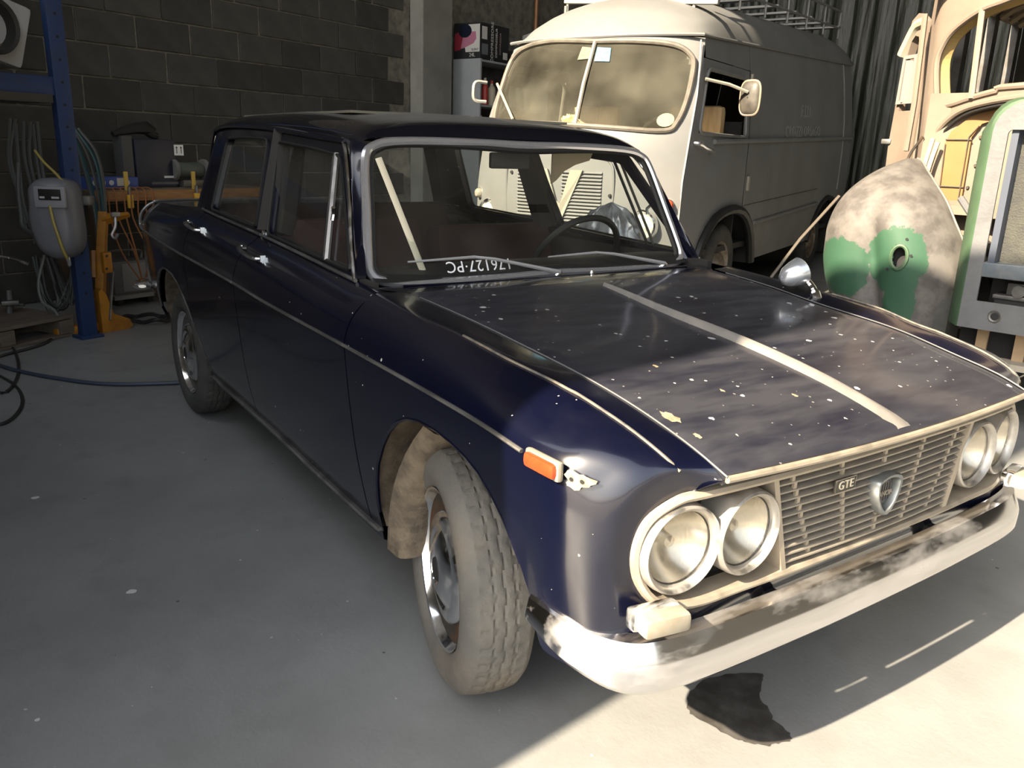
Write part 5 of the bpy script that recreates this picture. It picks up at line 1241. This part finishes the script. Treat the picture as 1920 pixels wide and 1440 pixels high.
# cords hanging over the bench edge
m_cord = mat('orange-brown cord', (.26, .10, .035), .6)
for i in range(7):
    x = .12+.06*i; r_ = random.Random(i); e = .02*r_.random()
    cp_ = curve([on_bench(x+.02, -.15, .91), on_bench(x, -.36, .90), on_bench(x-.03+.02*r_.random(), -.40, .70), on_bench(x+.08*r_.random(), -.42-.02*i, .45), on_bench(.30+.05*r_.random(), -.40, .14+.1*r_.random())], 5)
    thing('hanging_cord', MB().tube(cp_, .006, 5), m_cord, ORD[i]+' from the left of the orange-brown cords over the bench edge', 'cord', 'orange-brown cords hanging over the workbench')
# welding machine under the bench end, black hose tool on the floor
wm_ = empty('welder', 'small grey welding machine with handle on the floor beside the car tail', 'welder', floor_pt(240, 566)+GA*0, gz)
MB().rbox((0, 0, .22), (.34, .26, .26), .015).build('welder_case', mat('grey case', (.10, .10, .10), .5), wm_); MB().rbox((.0, -.132, .22), (.20, .006, .22), .004).build('front_plate', mat('pale plate', (.17, .17, .17), .5), wm_)
MB().tube(curve([(-.15, 0, .34), (-.13, 0, .41), (.13, 0, .41), (.15, 0, .34)], 5), .012, 6).build('carry_handle', m_grey_metal, wm_)
for x in (-.13, .13): MB().rbox((x, 0, .045), (.05, .24, .09), .01).build('foot', m_black, wm_)
MB().box((0, -.02, .075), (.42, .34, .03)).build('base_plate', mat('pale base', (.16, .16, .15), .5), wm_, 0)
p = floor_pt(275, 604); tl = MB(); r6 = random.Random(2)
tl.tube(curve([p+Vector((.12*math.cos(a)+.04*math.sin(3*a), .16*math.sin(a), .02+.012*math.sin(5*a)+.01)) for a in np.linspace(0, 9.5, 26)], 3), .014, 6)
thing('coiled_lead', tl, m_black, 'black lead lying coiled on the floor beside the car tail', 'cable')
# ---- blue storage rack
rx_ = empty('storage_rack', 'tall blue steel storage rack upright and shelf at the left edge', 'rack', floor_pt(166, 632), gz)
MB().rbox((0, 0, 2.0), (.10, .065, 4.0), .006).build('upright', m_blue_rack, rx_); MB().rbox((-1.62, 0, 2.0), (.10, .065, 4.0), .006).build('upright', m_blue_rack, rx_)
MB().rbox((.0, 0, .01), (.15, .13, .02), .004).build('foot_plate', m_blue_rack, rx_)
for k in range(26): MB().lathe([(0, .0008), (.009, .0008)], 8, along((0, -.0328, .3+.13*k), (0, -1, 0))).build('upright_hole', m_dark, rx_)
MB().rbox((-.81, 0, 1.575), (1.54, .05, .11), .006).build('beam', m_blue_rack, rx_)
MB().rbox((-.85, .17, 1.50), (1.55, .44, .05), .004).build('shelf_board', mat('dark shelf board', (.045, .04, .032), .8), rx_)
# white container with dark duct on the shelf
wc = empty('white_container', 'white plastic container with a dark round duct on the rack shelf', 'container', rx_.location+GA*-.30-GL*.10+Vector((0, 0, 1.672)), gz)
m_wc = mat('white polyethylene', (.33, .33, .335), .5, c2=(.28, .28, .285), nscale=6)
Rt = Matrix.Rotation(R(16), 3, 'Y')
MB().rbox((-.05, .05, .21), (.40, .30, .36), .03, Rt).build('container_body', m_wc, wc)
MB().lathe([(.17, 0), (.17, .16), (.15, .20), (0, .20)], 24, Matrix.Translation((-.12, .05, .38))).build('container_lid', m_wc, wc)
MB().lathe([(.15, -.02), (.155, .10), (.15, .11), (.13, .10), (.12, -.02)], 28, along((-.10, -.10, .20), (.25, -1, 0), (1, 0, 0))).build('duct_collar', mat('dark duct', (.018, .017, .015), .6), wc)
MB().lathe([(.12, .04), (.10, .0), (0, -.01)], 24, along((-.08, -.10, .20), (.25, -1, 0), (1, 0, 0))).build('duct_inside', mat('brown duct inside', (.11, .08, .055), .7), wc)
# hose reel hanging on the rack
hr = empty('hose_reel', 'grey enclosed hose reel with yellow hose hanging in front of the blue upright', 'hose reel', W(107, 407, 5.12), math.atan2(-_r.y, -_r.x)+math.pi)
m_hr = mat('grey reel plastic', (.15, .15, .17), .45, c2=(.13, .13, .145), nscale=5)
hrp = [(-.13, .10), (-.12, .19), (-.06, .235), (.06, .235), (.13, .19), (.14, .05), (.145, -.10), (.12, -.20), (.05, -.255), (-.03, -.255), (-.10, -.20), (-.14, -.05)]
Ho = curve([(x, 0, z) for x, z in hrp], 4, True); hb2 = MB()
hb2.grid([[(p.x*k, y, p.z*k) for k, y in ((.30, -.115), (.72, -.108), (.92, -.085), (1.0, -.03), (1.0, .06), (.85, .10), (.05, .10))] for p in Ho], cu=True)
hb2.add([(p.x*.30, -.115, p.z*.30) for p in Ho], [tuple(range(len(Ho)))]).build('reel_case', m_hr, hr, 50)
MB().rbox((.035, -.112, .13), (.19, .03, .13), .012).build('reel_front', mat('pale reel front', (.24, .24, .265), .4), hr); MB().rbox((.04, -.129, .145), (.135, .006, .065), .003).build('label_plate', m_black, hr)
for x, w in ((.075, .045), (-.005, .03)): MB().box((x, -.1325, .128), (w, .002, .012)).build('label_mark', m_white, hr, 0)
MB().tube(curve([(.03, -.12, .08), (.045, -.128, -.02), (.065, -.125, -.12), (.075, -.11, -.20), (.085, -.09, -.25)], 4), .010, 6).build('hose_tail', mat('dull yellow hose', (.28, .22, .05), .5), hr)
MB().lathe([(.012, 0), (.012, .05), (.006, .06)], 10, along((.085, -.09, -.235), (.05, .1, -1))).build('hose_nozzle', m_chrome, hr)
MB().tube(curve([(-.10, .02, .40), (-.04, .0, .33), (.02, 0, .27), (.06, -.02, .235), (.11, -.05, .20)], 4), .008, 6).build('suspension_strap', mat('yellow strap', (.30, .24, .06), .6), hr)
MB().rbox((.12, .12, .10), (.10, .08, .06), .01).build('mounting_bracket', m_grey_metal, hr)
# hanging hoses
m_hose_g = mat('dark grey hose', (.055, .06, .058), .5); m_hose_t = mat('teal hose', (.02, .065, .075), .45); m_hose_b = mat('black hose', (.02, .02, .02), .5)
def hose(pts, r, m, lab, grp, d=5.5):
    rq = random.Random(len(bpy.data.objects)); P = [W(u+rq.uniform(-9, 9), v+rq.uniform(-7, 7), dd) for u, v, dd in [(p + (d,))[:3] for p in pts]]
    return thing('air_hose', MB().tube(curve(P, 6), r, 6), m, lab, 'hose', grp)
for i in range(5):
    o_ = i*9; hose([(128+o_*.5, 230+3*i), (150+o_*.8, 300), (170+o_*.6, 400), (178+o_*.4, 520), (160-o_*.4, 590-8*i)], .012, m_hose_t if i % 2 else m_hose_g, ORD[i]+' from the left of the teal and grey hoses right of the blue upright', 'hoses hanging right of the blue upright', 5.75)
for i in range(7):
    o_ = i*8; hose([(20+o_, 225+4*(i % 3)), (14+o_*1.3, 300), (30+o_*1.1, 380), (45+o_*.7, 420+8*i), (70+o_*.4, 400)], .013, m_hose_g, ORD[i]+' from the left of the grey hoses looped left of the reel', 'hoses looped left of the reel', 5.6)
for i in range(8):
    o_ = i*8; hose([(70+o_*.5, 480), (76+o_*1.1, 540+3*i), (100+o_*.7, 590-5*i), (130+o_*.3, 560-12*i), (140, 490)], .012, m_hose_b if i % 3 else m_hose_g, ORD[i]+' from the left of the dark hoses looped below the reel', 'hoses looped below the reel', 5.75)
hose([(36, 300), (30, 360), (32, 400), (50, 432), (68, 440)], .013, m_hose_g, 'single grey hose curling around the left of the reel', None, 5.3)
hose([(76, 480), (68, 530), (78, 565), (100, 588), (112, 600)], .009, mat('pale cable', (.12, .125, .12), .5), 'pale thin cable dropping below the reel to the floor', None, 5.4)
# ---- yellow crane with hook
yc = empty('hydraulic_crane', 'yellow workshop crane with hook and chain behind the blue upright', 'crane', floor_pt(196, 618), gz)
pr_ = floor_pt(196, 618)
def YL(u, v, d): 
    q = W(u, v, d)-pr_; return Vector((q.dot(GA), -q.dot(GL), q.z))
dY = 5.62
MB().tube([YL(187, 600, dY), YL(190, 480, dY), YL(194, 398, dY)], .038, 4).build('mast', m_yellow, yc, 0); MB().tube([YL(176, 520, dY-.05), YL(175, 470, dY-.05)], .020, 6).build('ram', m_yellow, yc)
MB().tube([YL(194, 412, dY), YL(242, 402, dY)], [.040, .018], 4).build('boom', m_yellow, yc, 0); MB().rbox(YL(200, 492, dY-.03), (.06, .04, .14), .006).build('mast_plate', m_yellow, yc)
for k in (-1, 1): MB().lathe([(0, .001), (.010, .001)], 8, along(YL(200, 492+12*k, dY-.07), (0, -1, 0))).build('plate_hole', m_rust, yc)
MB().prism([(0, 0), (.19, 0), (.22, .02), (.20, .07), (.09, .12), (.05, .26), (.02, .30), (0, .28)], .07, Matrix(((1, 0, 0, -.06), (0, 0, -1, -.02), (0, 1, 0, 0.0), (0, 0, 0, 1)))).build('base_foot', m_yellow, yc, 0)
MB().rbox((-.17, .0, .035), (.34, .09, .06), .02).build('base_leg', m_yellow, yc)
MB().tube(curve([YL(216, 405, dY-.03), YL(216, 425, dY-.03), YL(210, 440, dY-.03), YL(216, 447, dY-.03), YL(221, 438, dY-.03)], 4), .010, 6).build('hook', mat('steel hook', (.30, .29, .28), .4, .6), yc)
MB().rbox(YL(216, 402, dY-.04), (.06, .03, .03), .006).build('shackle', mat('steel shackle', (.35, .34, .33), .4, .6), yc)
MB().tube([YL(205, 560, dY), YL(212, 510, dY), YL(206, 600, dY-.1)], .008, 5).build('chain', m_grey_metal, yc)
# ---- pallet, compressor tank, cables on the floor
pal = empty('pallet', 'old wooden pallet on the floor at the left edge', 'pallet', floor_pt(-45, 640)+GA*-.05, gz+R(12))
m_pal = mat('dusty pallet wood', (.13, .105, .08), .85, c2=(.09, .07, .055), nscale=7, stretch=(1, 6, 6))
for k in range(5): MB().rbox((0, -.32+.16*k, .132), (.95, .13, .022), .003).build('deck_board', m_pal, pal, 0)
for k in range(3): MB().rbox((-.42+.42*k, 0, .07), (.10, .78, .09), .004).build('bearer', m_pal, pal, 0)
for k in range(3): MB().rbox((0, -.33+.33*k, .012), (.95, .11, .022), .003).build('bottom_board', m_pal, pal, 0)
tk2 = empty('air_tank', 'grey-white upright air tank on the pallet cut by the left edge', 'tank', pal.location+GA*-.02+Vector((0, 0, .144))-GL*.05+_r*-.14, 0)
MB().lathe([(0, .16), (.12, .17), (.16, .22), (.165, .28), (.165, .55), (.15, .62), (.08, .66), (0, .67)], 32).build('tank_body', mat('pale tank', (.22, .22, .21), .45), tk2)
for k in range(3): a = 2.1*k; MB().tube([(.11*math.cos(a), .11*math.sin(a), .18), (.14*math.cos(a), .14*math.sin(a), 0)], .018, 8).build('tank_foot', m_grey_metal, tk2)
thing('iron_stand', MB().rbox(W(18, 566, 5.42), (.12, .10, .03), .006).tube([W(18, 590, 5.42), W(18, 566, 5.42), W(17, 545, 5.42)], .018, 8).tube([W(45, 572, 5.42), W(18, 570, 5.42)], .012, 6), m_grey_metal, 'small iron stand on the pallet boards', 'stand')
thing('chrome_lever', MB().tube([W(18, 484, 5.3), W(35, 489, 5.3), W(52, 495, 5.3)], [.010, .009, .012], 8).tube([W(18, 484, 5.3), W(-30, 476, 5.3)], .012, 6), m_chrome, 'bright chrome lever sticking out beside the air tank', 'lever')
def floor_cable(pts, r, m, lab, grp=None): return thing('floor_cable', MB().tube([p for p in curve([floor_pt(u, v)+Vector((0, 0, r+.001)) for u, v in pts], 6)], r, 6), m, lab, 'cable', grp)
floor_cable([(-120, 650), (-20, 682), (30, 698), (100, 712), (200, 724), (330, 722), (420, 716)], .011, mat('blue-grey hose', (.03, .04, .065), .5), 'long dark blue hose crossing the floor to the car rear wheel')
floor_cable([(-60, 690), (10, 668), (60, 655), (95, 640), (108, 615), (106, 590)], .009, m_hose_b, 'black cable sweeping around the pallet')
floor_cable([(-40, 700), (5, 740), (35, 700), (22, 650), (-20, 610)], .008, m_hose_b, 'black cable looped at the left edge, upper loop')
floor_cable([(-60, 805), (5, 798), (35, 775), (42, 750), (28, 725), (-10, 702)], .008, m_hose_b, 'black cable looped on the floor at the left edge, nearest loop')
# ---- plastic sheeting between car and van
pb = MB(); r2 = random.Random(3); P = []; N_ = 60
for i in range(40):
    t = i/39; row = []
    for j in range(N_):
        f = j/N_*2*math.pi; k = 1+.14*math.sin(5*f+t*9)+.09*math.sin(11*f-t*14)+.06*math.sin(19*f+t*23)+.05*r2.uniform(-1, 1); rr = .29*(1-t**2.2)**.5*k+.002
        row.append((-1.74+rr*math.cos(f), 1.28+rr*math.sin(f), 1.03*t+.02*r2.random()*(t > .02)))
    P.append(row)
pb.grid(P, cv=True); thing('plastic_heap', pb, mat('crumpled plastic film', (.26, .27, .28), .16, c2=(.12, .12, .125), nscale=12, spec=1.0), 'heap of crumpled grey plastic film standing between car and van, seen through the car windscreen', 'plastic sheet', angle=75)
